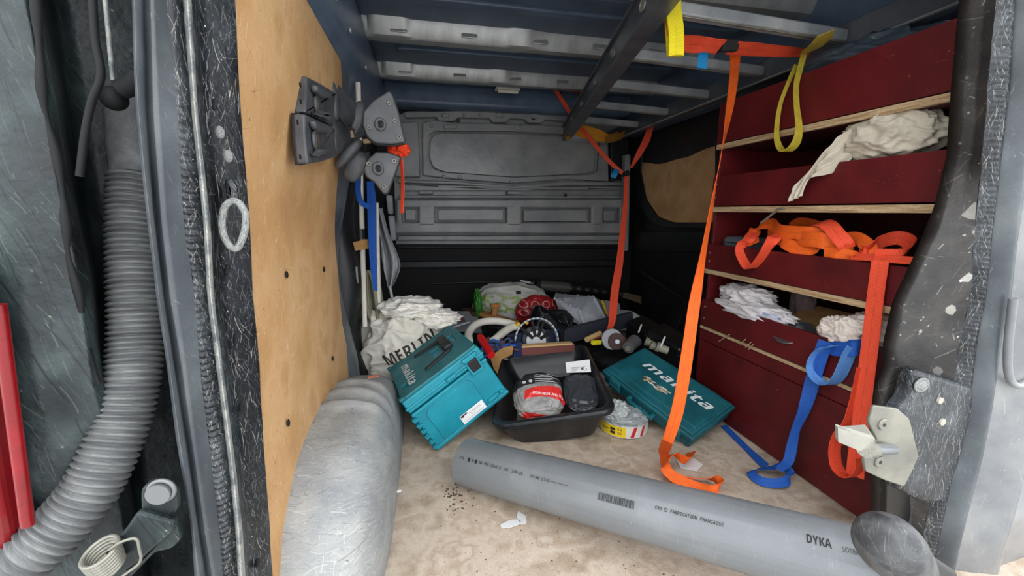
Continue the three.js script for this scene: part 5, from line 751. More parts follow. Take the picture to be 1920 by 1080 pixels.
// ---------- on the floor in front ----------
{
  const t = thing('drain_pipe', 'long grey plastic drain pipe with printed lettering lying across the floor', 'pipe');
  const P = new THREE.Vector3(0.0806, 0.0618, -0.9959), th = 0.7505, ph = 0.1176, d = new THREE.Vector3(Math.cos(th) * Math.cos(ph), Math.sin(ph), Math.sin(th) * Math.cos(ph)), L = 0.88, R = 0.0618, r = 0.0586;
  const pr = [[r, 0], [R - 0.001, 0], [R, 0.001], [R, L - 0.001], [R - 0.001, L], [r, L], [r, 0]].map((p) => new THREE.Vector2(...p)), g = new THREE.LatheGeometry(pr, 96);
  { const uv = g.attributes.uv, p = g.attributes.position; for (let i = 0; i < p.count; i++) uv.setXY(i, uv.getX(i) * 2 * Math.PI * R, p.getY(i)); }
  const q = new THREE.Quaternion().setFromUnitVectors(new THREE.Vector3(0, 1, 0), d); t.quaternion.copy(q); t.position.copy(P);
  obj('tube', toCreasedNormals(g, 0.7), M.pvc, t);
  // printing: a strip of the tube wall facing the rear of the van
  const toCam = new THREE.Vector3(-0.35, 0.55, 0.75).applyQuaternion(q.clone().invert()); const base = Math.atan2(toCam.x, toCam.z);
  const strip = (name, y0, y1, da, h, w, H, draw) => {
    const ha = h / R / 2, gg = new THREE.CylinderGeometry(R + 0.0001, R + 0.0001, y1 - y0, 24, 1, true, base + da - ha, 2 * ha).translate(0, (y0 + y1) / 2, 0), uv = gg.attributes.uv, p = gg.attributes.position;
    for (let i = 0; i < p.count; i++) { const a = Math.atan2(p.getX(i), p.getZ(i)) - base - da; uv.setXY(i, (p.getY(i) - y0) / (y1 - y0), 0.5 + flip * a / (2 * ha)); }
    obj(name, gg, print(w, H, draw), t);
  };
  const flip = -1;
  strip('printed_code', 0.02, 0.33, -0.16, 0.016, 1536, 80, (x) => { x.fillStyle = '#1d2023'; x.font = 'bold 42px monospace'; x.fillText('S/L', 0, 52); x.beginPath(); x.ellipse(150, 40, 20, 26, 0, 0, 7); x.ellipse(262, 40, 20, 26, 0, 0, 7); x.fill(); x.fillText('E-', 195, 52); x.fillText('NF PVC125x3.2  EU  270/25    21:46 L110', 310, 54); x.fillRect(1300, 40, 220, 3); });
  strip('barcode', 0.395, 0.475, -0.1, 0.017, 512, 96, (x) => { x.fillStyle = '#1d2023'; for (let i = 0, k = 6; k < 500; i++) { const w = rr(3, 13); x.fillRect(k, 6, w, 84); k += w + rr(4, 11); } });
  strip('printed_origin', 0.51, 0.68, -0.2, 0.013, 1024, 72, (x) => { x.fillStyle = '#1d2023'; x.font = 'bold 44px monospace'; x.fillText('CR4', 10, 50); x.beginPath(); x.arc(130, 36, 16, 0, 7); x.lineWidth = 6; x.strokeStyle = '#1d2023'; x.stroke(); x.fillText('FABRICATION FRANCAISE', 180, 50); });
  strip('maker_mark', 0.752, 0.875, -0.42, 0.022, 1024, 128, (x) => { x.fillStyle = '#0e1012'; x.font = 'bold 110px sans-serif'; x.fillText('DYKA', 10, 104); x.font = '60px sans-serif'; x.fillStyle = '#25282b'; x.fillText('SOTRALENTZ'.slice(0, 6), 400, 104); });
}
function makeMark(w, h, text, { font = 'italic bold 150px sans-serif', color = '#e6eceb', sx = 1 } = {}) { return print(w, h, (x) => { x.fillStyle = color; x.font = font; x.textBaseline = 'middle'; const m = x.measureText(text).width, k = Math.min(sx, (w - 10) / m); x.translate(5, h / 2); x.scale((w - 10) / m, 1); x.fillText(text, 0, 6); }); }
{ // teal stacking case, tipped on its corner
  const t = thing('tool_case', 'bright teal stacking tool case tipped on its corner against the black tub', 'case');
  place(t, [[0.8385, -0.5086, 0.1956], [0.5079, 0.8595, 0.0577], [-0.1975, 0.0509, 0.979]], [0.043, 0.1515, -1.338]);
  const W = 0.283, H = 0.206, D = 0.329, x = W / 2, y = H / 2, z = D / 2;
  const body = obj('body', [boxAt(W - 0.004, H - 0.05, D - 0.004, [0, -0.025, 0], [0, 0, 0], 0.008), boxAt(W, 0.012, D, [0, y - 0.056, 0], [0, 0, 0], 0.004), boxAt(W + 0.004, 0.014, D + 0.004, [0, -y + 0.012, 0], [0, 0, 0], 0.005)], M.teal, t);
  // framed front panel, ribs and feet of the body
  const rr2 = (w, h, r) => { const s = new THREE.Shape(); s.moveTo(-w / 2, -h / 2); s.lineTo(w / 2, -h / 2); s.lineTo(w / 2, h / 2 - r); s.quadraticCurveTo(w / 2, h / 2, w / 2 - r, h / 2); s.lineTo(-w / 2 + r, h / 2); s.quadraticCurveTo(-w / 2, h / 2, -w / 2, h / 2 - r); s.closePath(); return s; };
  obj('front_panel', [uvBox(new THREE.ExtrudeGeometry(rr2(0.165, 0.118, 0.025), { depth: 0.002, bevelEnabled: true, bevelSize: 0.0012, bevelThickness: 0.0012, bevelSegments: 2 }).translate(-0.022, -0.024, z - 0.003))], M.teal, body);
  obj('front_panel_groove', [uvBox(new THREE.ExtrudeGeometry(rr2(0.1695, 0.1215, 0.027), { depth: 0.0012, bevelEnabled: false }).translate(-0.022, -0.0245, z - 0.0015))], std({ color: '#075565', roughness: 0.6 }), body);
  for (let k = 0; k < 6; k++) obj('rib', [boxAt(0.012, 0.015, 0.02, [-x - 0.001, y - 0.075 - k * 0.023, z - 0.012], [0, 0, 0.25], 0.002), boxAt(0.014, 0.006, 0.006, [-x + 0.006, y - 0.072 - k * 0.023, z + 0.001], [0, 0, 0], 0.0015)], M.teal, body);
  obj('side_slot', [boxAt(0.003, 0.12, 0.05, [-x - 0.0005, -0.03, z - 0.04], [0, 0, 0], 0.001)], std({ color: '#0a4f5c', roughness: 0.6 }), body);
  for (const [dx, w] of [[0.088, 0.034], [0.105, 0.012], [0.122, 0.012]]) obj('foot', [boxAt(w, 0.012, 0.012, [dx, -y + 0.03, z + 0.002], [0, 0, 0], 0.002)], M.teal, body);
  const lid = obj('lid', [boxAt(W, 0.046, D, [0, y - 0.023, 0], [0, 0, 0], 0.007), boxAt(W + 0.005, 0.01, 0.012, [0, y - 0.028, z - 0.002], [0, 0, 0], 0.004)], M.teal, t);
  // dusty lid top, painted darker for facing different light, cut out for grip
  const s = new THREE.Shape(); s.moveTo(-x + 0.008, -z + 0.008); s.lineTo(x - 0.008, -z + 0.008); s.lineTo(x - 0.008, z - 0.01); s.lineTo(-x + 0.008, z - 0.01); s.closePath();
  const cut = (a, b, c, d) => { const p = new THREE.Path(); p.moveTo(a, b); p.lineTo(c, b); p.lineTo(c, d); p.lineTo(a, d); p.closePath(); s.holes.push(p); };
  cut(0.012, -0.035, 0.05, 0.045); cut(0.09, -0.06, 0.112, 0.02); cut(-0.135 + 0.012, 0.06, -0.1, 0.1); cut(-0.05, -0.148, 0.02, -0.138);
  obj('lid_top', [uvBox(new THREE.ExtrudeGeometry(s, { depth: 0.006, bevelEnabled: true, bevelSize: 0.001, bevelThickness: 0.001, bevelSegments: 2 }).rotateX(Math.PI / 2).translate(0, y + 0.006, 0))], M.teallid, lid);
  const handle = obj('handle', [boxAt(0.032, 0.02, 0.125, [0.07, y + 0.018, 0.0], [0, 0, 0], 0.007), boxAt(0.036, 0.021, 0.012, [0.07, y + 0.018, 0.03], [0, 0, 0], 0.004), bar([0.07, y + 0.012, 0.068], [-0.03, y + 0.009, 0.085], 0.016, 0.01, [0, 1, 0], 0.004), bar([0.07, y + 0.012, -0.066], [-0.04, y + 0.009, -0.085], 0.016, 0.01, [0, 1, 0], 0.004)], M.handle, t);
  obj('grip_rib', [0, 1, 2, 3].map((k) => boxAt(0.033, 0.003, 0.004, [0.07, y + 0.0275, -0.03 + k * 0.02], [0, 0, 0], 0.001)), M.footdark, handle);
  const latch = obj('latch', [boxAt(0.046, 0.062, 0.01, [0.098, 0.062, z + 0.003], [0, 0, 0], 0.004), boxAt(0.052, 0.012, 0.014, [0.098, 0.092, z + 0.002], [0, 0, 0], 0.003)], M.teal, t);
  lab(obj('latch_insert', [boxAt(0.034, 0.05, 0.008, [0.098, 0.058, z + 0.006], [0.12, 0, 0], 0.003)], M.handle, latch), 'black latch insert');
  obj('hinge_clip', [boxAt(0.036, 0.012, 0.012, [0.018, y - 0.028, z + 0.005], [0, 0, 0], 0.004), boxAt(0.003, 0.013, 0.013, [0.018, y - 0.028, z + 0.006]), boxAt(0.003, 0.013, 0.013, [0.006, y - 0.028, z + 0.006])], M.teal, t);
  obj('corner_lug', [boxAt(0.02, 0.012, 0.02, [-x + 0.008, y + 0.006, z - 0.012], [0, 0, 0], 0.004)], M.tealdark, lid); obj('corner_lug', [boxAt(0.014, 0.012, 0.016, [-x + 0.005, y + 0.006, -z + 0.012], [0, 0, 0], 0.004)], M.tealdark, lid);
  lab(obj('printed_name', quad([-0.08, y + 0.0078, 0.01], [0, 0, 1], [1, 0, 0], 0.2, 0.056), makeMark(700, 190, 'makita'), lid), 'white lettering');
  lab(obj('sticker', quad([0.012, -0.068, z + 0.0022], [1, 0, 0], [0, 1, 0], 0.088, 0.032), print(512, 190, (c, w, h) => { c.fillStyle = '#e9eaea'; c.fillRect(0, 0, w, h); c.fillStyle = '#20242a'; c.fillRect(14, 14, 150, 26); c.beginPath(); c.moveTo(20, 40); c.lineTo(60, 64); c.lineTo(90, 40); c.fill(); c.font = '44px sans-serif'; c.fillStyle = '#5b6168'; c.fillText('DLX2414/LR2', 180, 80); c.font = '22px sans-serif'; c.fillText('18V  Li-ion', 210, 120); c.fillRect(40, 150, 420, 6); }), body), 'white paper sticker');
}
{ // dark teal drill case propped at a slant
  const t = thing('tool_case', 'dark teal dusty drill case lying tilted against the shelving under the orange strap', 'case');
  place(t, [[0.3859, -0.0752, -0.9195].map((v, i) => v), [-0.263, 0.9463, -0.1878], [0.8843, 0.3143, 0.3454]], [0.813, 0.1, -1.205]);
  const W = 0.388, H = 0.056, D = 0.24, x = W / 2, y = H / 2, z = D / 2;
  const base = obj('base', [boxAt(W - 0.016, 0.036, D - 0.014, [0, -y + 0.012, 0], [0, 0, 0], 0.008), boxAt(W - 0.006, 0.008, D - 0.005, [0, 0.002, 0], [0, 0, 0], 0.003)], M.tealdark, t);
  const lid = obj('lid', [boxAt(W, 0.018, D, [0, y - 0.016, 0], [0, 0, 0], 0.006), boxAt(W - 0.014, 0.016, D - 0.016, [0, y - 0.006, 0], [0, 0, 0], 0.006), boxAt(W - 0.03, 0.014, D - 0.05, [0, y - 0.001, -0.008], [0, 0, 0], 0.005)], M.tealdark, t);
  for (const dz of [0.084, 0.094, 0.106]) obj('rib', [boxAt(W - 0.02, 0.005, 0.004, [0, y + 0.001 - (dz - 0.084) * 0.25, dz], [0, 0, 0], 0.0015)], M.tealdark, lid);
  for (const dx of [-0.125, 0.13]) { const l = obj('latch', [boxAt(0.05, 0.04, 0.012, [dx, -0.008, z - 0.001], [0.1, 0, 0], 0.005), boxAt(0.046, 0.008, 0.018, [dx, 0.014, z - 0.003], [0, 0, 0], 0.003)], M.tealdark, t); obj('latch_pin', [rod([dx - 0.024, -0.006, z + 0.006], [dx + 0.024, -0.006, z + 0.006], 0.003)], M.tealdark, l); }
  obj('hinge', [boxAt(0.07, 0.02, 0.012, [-0.05, 0.006, -z - 0.003], [0, 0, 0], 0.004), boxAt(0.07, 0.02, 0.012, [0.1, 0.006, -z - 0.003], [0, 0, 0], 0.004)], M.tealdark, t);
  const grip = obj('handle', [boxAt(0.1, 0.016, 0.014, [0, -0.006, z + 0.016], [0, 0, 0], 0.005), boxAt(0.014, 0.016, 0.024, [-0.05, -0.006, z + 0.006], [0, 0, 0], 0.004), boxAt(0.014, 0.016, 0.024, [0.05, -0.006, z + 0.006], [0, 0, 0], 0.004)], M.tealdark, t);
  lab(obj('printed_name', quad([0.018, y + 0.0063, -0.032], [1, 0, 0], [0, 0, -1], 0.285, 0.068), makeMark(1024, 250, 'makita', { color: '#dfe6e4', font: 'italic bold 210px sans-serif' }), lid), 'large white lettering');
  lab(obj('worn_sticker', quad([-0.02, y + 0.0064, 0.036], [1, 0, 0], [0, 0, -1], 0.12, 0.032), print(384, 100, (c, w, h) => { for (let i = 0; i < 46; i++) { c.fillStyle = ['#c9cdc0', '#8d9488', '#b39a68', '#e2e4dc', '#3c4644'][i % 5]; c.save(); c.translate(rr(20, w - 40), rr(14, h - 20)); c.rotate(rr(-0.4, 0.4)); c.fillRect(-rr(10, 40), -rr(4, 12), rr(30, 80), rr(8, 22)); c.restore(); } }), lid), 'scratched remains of a pale sticker');
}
{ // black mixing tub, tilted a little
  const t = thing('mortar_tub', 'black plastic mixing tub standing between the two teal cases', 'tub');
  const S = 0.9; place(t, [[0.9621, -0.1612, -0.2198], [0.1613, 0.9868, -0.0174], [0.2197, -0.0187, 0.9754]], [0, 0, 0]);
  const up = new THREE.Vector3(-0.1612, 0.9868, -0.0187), rim = new THREE.Vector3(0.4642, 0.0520, -1.5057); // middle of the rim
  { const C = new THREE.Vector3(0, 0.74, 0), r0 = new THREE.Vector3(0.48, -0.041, -1.503).addScaledVector(up, 0.1); rim.copy(C).addScaledVector(r0.sub(C), S); }
  t.position.copy(rim);
  const W = 0.415 * S / 2, D = 0.63 * S / 2, dep = 0.118;
  // walls: rounded rectangle rings, inside then outside
  const ring = (w, d, y, r) => { const o = []; for (const [cx, cz, a0] of [[w - r, d - r, 0], [-(w - r), d - r, 1], [-(w - r), -(d - r), 2], [w - r, -(d - r), 3]]) for (let k = 0; k <= 6; k++) { const a = (a0 + k / 6) * Math.PI / 2; o.push([cx + Math.cos(a) * r, y, cz + Math.sin(a) * r]); } o.push(o[0]); return o; };
  const e = (o, y, r) => ring(W + o, D + o, y, r);
  const rows = [ring(0.001, 0.001, -dep + 0.004, 0.0005), e(-0.075, -dep + 0.004, 0.03), e(-0.06, -dep + 0.008, 0.035), e(-0.05, -dep + 0.022, 0.035), e(-0.02, -0.03, 0.04), e(-0.016, -0.008, 0.04), e(-0.012, -0.001, 0.042), e(-0.004, 0.002, 0.045), e(0.006, -0.001, 0.05), e(0.009, -0.008, 0.052), e(0.007, -0.02, 0.05), e(0.003, -0.02, 0.05), e(-0.004, -0.012, 0.045), e(-0.012, -0.03, 0.04), e(-0.046, -dep + 0.02, 0.035), e(-0.056, -dep, 0.035), ring(0.001, 0.001, -dep, 0.0005)];
  const sm2 = []; for (let i = 0; i < rows.length - 1; i++) { const q = i > 0 && i < rows.length - 2 ? 3 : 1; for (let k = 0; k < q; k++) sm2.push(rows[i].map((p, j) => p.map((v, c) => v + (rows[i + 1][j][c] - v) * k / q))); } sm2.push(rows[rows.length - 1]);
  obj('shell', toCreasedNormals(loft(sm2), 0.6), M.tub, t);
  lab(obj('tape', [boxAt(0.02, 0.003, 0.05, [-W + 0.02, 0.003, -D + 0.03], [0, 0.2, -0.2], 0.001), boxAt(0.045, 0.003, 0.014, [-W + 0.032, 0.004, -D + 0.012], [0.2, 0.4, 0], 0.001)], M.white, t), 'torn white tape');
  obj('drain_hole', new THREE.SphereGeometry(0.004, 10, 8).scale(1, 0.4, 0.6).translate(0.01, 0.002, D - 0.001), M.black, t);
}
{ // bags in the tub
  const t = thing('filler_bag', 'plastic bag of grey filler with a red label band lying in the tub', 'bag');
  const pos = [0.3533, 0.1131, -1.2382]; 
  const m = print(8, 8, () => {});
  T.fill = cv(512, 512, (c, w, h) => {
    ground(c, w, h, ['#7d7b78', '#95938f', '#a9a7a2'], 8, 241, 1.8, 10);
    c.fillStyle = '#2b2c2e'; c.beginPath(); c.moveTo(0, 0); c.lineTo(w, 0); c.lineTo(w, 200); c.quadraticCurveTo(w / 2, 130, 0, 230); c.fill();
    c.fillStyle = '#d8322f'; c.beginPath(); c.moveTo(130, 240); c.quadraticCurveTo(w * 0.6, 170, w, 240); c.lineTo(w, 400); c.quadraticCurveTo(w * 0.66, 270, 120, 330); c.fill();
    c.fillStyle = '#f4e8e4'; c.save(); c.translate(330, 275); c.rotate(Math.PI + 0.16); c.font = 'bold 34px sans-serif'; c.fillText("EXTRA' REBOUCH", -150, 0); c.restore();
    c.fillStyle = '#c9c9c6'; for (let k = 0; k < 5; k++) c.fillRect(230, 70 + k * 22, 220 - (k % 2) * 50, 6); c.beginPath(); c.arc(130, 150, 18, 0, 7); c.arc(190, 140, 18, 0, 7); c.fill(); c.fillRect(60, 60, 60, 12);
    c.fillStyle = '#d8322f'; c.beginPath(); c.moveTo(90, 430); c.lineTo(330, 470); c.lineTo(320, 512); c.lineTo(80, 512); c.fill();
  });
  const g = lump([0, 0, 0], [0.085, 0.034, 0.085], { amp: 0.13, s: 5.5, flat: -0.5, seg: 120, shape: (v) => { v.x = Math.sign(v.x) * Math.pow(Math.abs(v.x), 0.75); v.z = Math.sign(v.z) * Math.pow(Math.abs(v.z), 0.75); } });
  { const p = g.attributes.position, uv = g.attributes.uv; for (let i = 0; i < p.count; i++) uv.setXY(i, clamp(0.5 + p.getX(i) / 0.19, 0, 1), clamp(0.5 - p.getZ(i) / 0.19, 0, 1)); }
  T.fill.wrapS = T.fill.wrapT = THREE.ClampToEdgeWrapping;
  obj('bag', g, std({ map: T.fill, roughness: 0.32 }), t); t.position.set(...pos); t.rotation.set(0.62, -0.12, 0.16);
}
{
  const t = thing('spare_bag', 'dark grey translucent bag with a white header card lying in the tub', 'bag');
  obj('bag', lump([0, 0, 0], [0.062, 0.022, 0.088], { amp: 0.2, s: 9.4, flat: -0.6, seg: 90, shape: (v) => { v.x = Math.sign(v.x) * Math.pow(Math.abs(v.x), 0.75); v.z = Math.sign(v.z) * Math.pow(Math.abs(v.z), 0.75); } }), std({ color: '#3b3e42', roughness: 0.28 }), t);
  const hole = new THREE.Shape(); hole.moveTo(-0.044, -0.02); hole.lineTo(0.046, -0.024); hole.lineTo(0.046, 0.022); hole.lineTo(-0.044, 0.018); hole.closePath(); const p = new THREE.Path(); p.absellipse(0, 0.008, 0.009, 0.004, 0, 6.2832); hole.holes.push(p);
  const card = obj('header_card', [uvBox(new THREE.ExtrudeGeometry(hole, { depth: 0.0012, bevelEnabled: false }).rotateX(-0.75).translate(0.002, 0.034, -0.098))], M.white, t);
  obj('print', quad([0.006, 0.0285, -0.0915], [1, 0, 0], [0, Math.cos(0.75), -Math.sin(0.75)], 0.07, 0.02), print(256, 72, (c, w, h) => { c.fillStyle = '#3a3d40'; c.lineWidth = 7; c.strokeStyle = '#55585b'; c.beginPath(); c.arc(205, 36, 24, 0, 5); c.stroke(); for (let k = 0; k < 4; k++) c.fillRect(20, 12 + k * 15, 120 - k * 18, 4); c.fillRect(150, 20, 30, 30); }), card);
  t.position.set(...[0.5124, 0.108, -1.2455]); t.rotation.set(0.32, -0.2, 0.16);
}
{ // coil in clear wrap
  const t = thing('cable_coil', 'white coil in clear shrink wrap with a yellow label beside the tub', 'coil');
  const c = [0.641, 0, -1.172], R = 0.082;
  T.reel = cv(1024, 128, (x, w, h) => { x.fillStyle = '#d9d9d4'; x.fillRect(0, 0, w, h); for (let k = 0; k < 60; k++) { x.globalAlpha = 0.25; x.fillStyle = '#8d9092'; x.fillRect(rr(0, w), rr(0, h), rr(10, 90), 2); } x.globalAlpha = 1; x.fillStyle = '#e8c81e'; x.fillRect(330, 6, 190, 116); x.fillStyle = '#2b2a22'; x.font = 'bold 30px sans-serif'; x.fillText('10', 462, 52); x.fillText('25', 462, 92); x.fillRect(416, 30, 34, 30); x.fillRect(416, 68, 34, 30); x.fillStyle = '#8d7a12'; x.fillRect(345, 52, 60, 12); x.fillRect(345, 70, 44, 8); x.fillStyle = '#c6232b'; for (const q of [548, 618]) { x.beginPath(); x.moveTo(q + 26, 8); x.lineTo(q + 50, 8); x.lineTo(q + 26, 120); x.lineTo(q, 120); x.fill(); } });
  T.reel.wrapS = THREE.RepeatWrapping;
  const wall = new THREE.CylinderGeometry(R, R, 0.04, 96, 1, true).rotateY(2.72); lab(obj('label_band', wall, std({ map: T.reel, roughness: 0.35 }), t), 'white band with yellow label and red stripes');
  const rings = []; for (let k = 0; k < 4; k++) rings.push(new THREE.TorusGeometry(R - 0.006, 0.006, 10, 80).rotateX(Math.PI / 2).translate(0, -0.015 + k * 0.01, 0)); obj('turns', rings, M.white, t);
  const film = lump([0, 0.024, 0], [R - 0.002, 0.03, R - 0.002], { amp: 0.16, s: 13.1, flat: -0.35, freq: 3, seg: 120 }); obj('wrap_film', film, std({ color: '#9fa5a4', roughness: 0.18 }), t);
  const tuft = lump([-0.04, 0.05, 0.01], [0.05, 0.03, 0.045], { amp: 0.32, s: 3.8, freq: 3, flat: -0.8, seg: 90 }); obj('loose_film', tuft, std({ color: '#b4bab8', roughness: 0.2 }), t);
  obj('black_core', [new THREE.CylinderGeometry(0.03, 0.03, 0.03, 30).translate(0.0, 0.03, -0.03)], M.black, t);
  t.position.set(c[0], 0.022, c[2]); t.rotation.set(-0.03, 0, 0);
}
// scraps on the floor
for (const [p, w, h, a, label] of [[[0.1688, 0.002, -0.8183], 0.05, 0.02, 0.3, 'left piece of torn white paper on the floor in front of the pipe'], [[0.1977, 0.002, -0.8295], 0.022, 0.045, 0.6, 'right piece of torn white paper on the floor in front of the pipe']]) {
  const n = 14, o = []; for (let k = 0; k < n; k++) { const q = k / n * 6.283, r = 1 + 0.35 * noise(q * 1.3, w * 90, a); o.push([p[0] + Math.cos(q + a) * w / 2 * r, 0.002, p[2] + Math.sin(q + a) * h / 2 * r]); }
  tag(obj('paper_scrap', [slab(o, 'y', 0.0012, { bevel: 0.0004 })], M.white), label, 'paper', 'torn paper scraps');
}
{ const o = [[0.708, 0.002, -0.9621], [0.7652, 0.002, -0.961], [0.7697, 0.002, -0.9229], [0.732, 0.002, -0.9006], [0.6958, 0.002, -0.9231]]; tag(obj('paper_scrap', [slab(o, 'y', 0.0012, { bevel: 0.0004 })], M.white), 'white paper scrap lying under the orange strap loop', 'paper'); }
{ // crumbs of plaster and dirt: nobody could count them
  const g = []; const put = (cx, cz, sx, sz, n, s0, s1) => { for (let k = 0; k < n; k++) { const s = rr(s0, s1) * 0.001; g.push(new THREE.IcosahedronGeometry(s, 0).scale(rr(0.7, 1.6), 0.5, rr(0.7, 1.6)).rotateY(rr(0, 6)).translate(cx + (rnd() + rnd() - 1) * sx, s * 0.3, cz + (rnd() + rnd() - 1) * sz)); } };
  const A = [0.0534, 0, -0.9422], B2 = [0.0831, 0, -0.9569]; put(A[0], A[2], 0.05, 0.07, 70, 0.8, 3.2); put(0.35, -0.75, 0.4, 0.25, 120, 0.6, 1.8); put(0.78, -0.82, 0.2, 0.2, 50, 0.6, 1.6);
  tag(obj('dirt_crumbs', g, std({ color: '#4a4036', roughness: 0.95 })), 'dark crumbs of dirt scattered on the beige floor near the pipe', 'dirt', null, 'stuff');
}
{ const t = thing('black_cloth', 'black cloth lying on the floor between the tub and the dark teal case', 'cloth'); obj('cloth', lump([0.8418, 0.05, -1.6675], [0.12, 0.05, 0.17], { amp: 0.18, s: 7.7, flat: -0.9, seg: 80, rot: 0.4 }), std({ color: '#131416', roughness: 0.9 }), t); }
{ // white cloth sack with stencilled lettering
  const t = thing('cloth_sack', 'crumpled white cloth sack with black lettering heaped behind the bright teal case', 'sack');
  T.sack = cv(1024, 1024, (x, w, h) => { ground(x, w, h, ['#cfcabd', '#dad6ca', '#e3e0d5'], 6, 251, 1.5, 8); x.fillStyle = '#3a3733'; x.font = 'bold 150px sans-serif'; x.save(); x.translate(350, 590); x.rotate(-0.42); x.scale(0.82, 1); x.fillText('MERLIN', 0, 0); x.restore(); specks(x, w, h, 90, { r: [1, 5], al: [0.1, 0.35], col: ['#8b8069'] }); });
  T.sack.wrapS = T.sack.wrapT = THREE.ClampToEdgeWrapping;
  const c = [-0.0965, 0.1967, -1.62], g = lump(c, [0.2, 0.19, 0.15], { amp: 0.17, s: 2.35, freq: 1.5, flat: -0.75, seg: 190, sharp: 1.1, oct: 3, fall: 0.38, shape: (v) => { const k = 1 - 0.12 * v.y; v.x *= k; if (v.x > 0.2 && v.y > 0) v.y *= 1 - 0.35 * (v.x - 0.2); } });
  { const p = g.attributes.position, uv = g.attributes.uv; for (let i = 0; i < p.count; i++) uv.setXY(i, clamp(0.5 + (p.getX(i) - c[0]) / 0.46), clamp(0.5 + (p.getY(i) - c[1]) / 0.46)); }
  obj('body', g, std({ map: T.sack, roughness: 0.92, bumpMap: grain, bumpScale: 0.0005 }), t);
  obj('folded_mouth', lump([c[0] + 0.015, c[1] + 0.165, c[2] + 0.02], [0.12, 0.04, 0.1], { amp: 0.3, s: 8.85, freq: 1.5, flat: -2, seg: 120 }), M.cloth, t);
  obj('folded_flap', lump([c[0] + 0.11, c[1] + 0.12, c[2] + 0.04], [0.1, 0.035, 0.08], { amp: 0.3, s: 1.85, freq: 1.5, flat: -2, seg: 120 }), M.cloth, t);
}

// ---------- the pile in front of the bulkhead ----------
{ const t = thing('black_bag', 'black bag lying in the left corner behind the white cloth sack', 'bag'); obj('bag', lump([-0.2784, 0.2731, -1.85], [0.07, 0.05, 0.06], { amp: 0.2, s: 4.1, seg: 60 }), M.black, t); }
{ const t = thing('clear_sleeve', 'clear plastic sleeves with white edges lying right of the white sack', 'packaging');
  for (const [q, r] of [[[0.1116, 0.2227, -1.9], 0.25], [[0.134, 0.2111, -1.86], 0.05]]) obj('sleeve', [boxAt(0.2, 0.012, 0.13, q, [0.35, r, -0.22], 0.004)], std({ color: '#7d8184', roughness: 0.2 }), t);
  obj('insert', [boxAt(0.1, 0.006, 0.08, [0.1056, 0.239, -1.88], [0.35, 0.25, -0.22], 0.002)], std({ color: '#6d4542', roughness: 0.7 }), t);
  obj('edge_profile', [bar([0.0629, 0.2015, -1.8], [0.1761, 0.225, -1.82], 0.01, 0.006), bar([0.0561, 0.2172, -1.8], [0.1216, 0.2385, -1.82], 0.008, 0.006)], M.white, t); }
{ const t = thing('timber_offcut', 'reddish brown timber offcut at the back left of the pile', 'timber'); obj('block', [boxAt(0.1, 0.06, 0.12, [0.2325, 0.1732, -2.15], [0, 0.2, 0.05], 0.004)], std({ color: '#4f2f28', roughness: 0.8 }), t); }
{
  const t = thing('printed_sack', 'white and green printed plastic sack slumped before the bulkhead', 'sack');
  T.psack = cv(512, 512, (x, w, h) => { ground(x, w, h, ['#a9aaa0', '#bcbdb4', '#cacac2'], 6, 261, 1.5, 8); x.fillStyle = '#8fa45e'; for (let k = 0; k < 26; k++) { x.globalAlpha = 0.75; x.beginPath(); x.ellipse(rr(20, 270), rr(80, 250), 12, 30, rr(0, 3), 0, 7); x.fill(); } x.globalAlpha = 1; x.fillStyle = '#c2c6cb'; x.fillRect(0, 300, w, 212); x.fillStyle = '#5a6068'; x.font = '34px serif'; x.fillText('cal | Maison', 210, 350); x.fillStyle = '#22252a'; x.fillRect(250, 60, 34, 26); });
  T.psack.wrapS = T.psack.wrapT = THREE.ClampToEdgeWrapping;
  const c = [0.4671, 0.1985, -2.2], g = lump(c, [0.23, 0.135, 0.14], { amp: 0.12, s: 6.6, freq: 1.6, seg: 120, flat: -0.8, shape: (v) => { v.x = Math.sign(v.x) * Math.pow(Math.abs(v.x), 0.8); if (v.y > 0) v.y *= 1 - 0.3 * Math.max(0, v.x) + 0.1; } });
  { const p = g.attributes.position, uv = g.attributes.uv; for (let i = 0; i < p.count; i++) uv.setXY(i, clamp(0.5 + (p.getX(i) - c[0]) / 0.46), clamp(0.5 + (p.getY(i) - c[1]) / 0.28)); }
  obj('body', g, std({ map: T.psack, roughness: 0.6 }), t);
  lab(obj('green_side', lump([0.2536, 0.2339, -2.12], [0.022, 0.085, 0.05], { amp: 0.3, s: 3.6, seg: 50, flat: -2 }), std({ color: '#3f8a33', roughness: 0.5 }), t), 'green side gusset');
}
{ const t = thing('printed_bag', 'red bag with pale circle print in front of the white and green sack', 'bag');
  T.rbag = cv(256, 256, (x, w, h) => { ground(x, w, h, ['#7c0f14', '#92141a', '#a51a20'], 6, 271, 1.6, 8); x.strokeStyle = '#d5a5a2'; x.lineWidth = 5; for (let k = 0; k < 4; k++) for (let j = 0; j < 2; j++) { x.beginPath(); x.arc(40 + k * 60, 60 + j * 52, 20, 0, 7); x.stroke(); } }); T.rbag.wrapS = T.rbag.wrapT = THREE.ClampToEdgeWrapping;
  const c = [0.5669, 0.201, -2.03], g = lump(c, [0.12, 0.09, 0.07], { amp: 0.14, s: 5.1, seg: 80, flat: -0.9 }); { const p = g.attributes.position, uv = g.attributes.uv; for (let i = 0; i < p.count; i++) uv.setXY(i, clamp(0.5 + (p.getX(i) - c[0]) / 0.25), clamp(0.5 + (p.getY(i) - c[1]) / 0.2)); }
  obj('bag', g, std({ map: T.rbag, roughness: 0.5 }), t); }
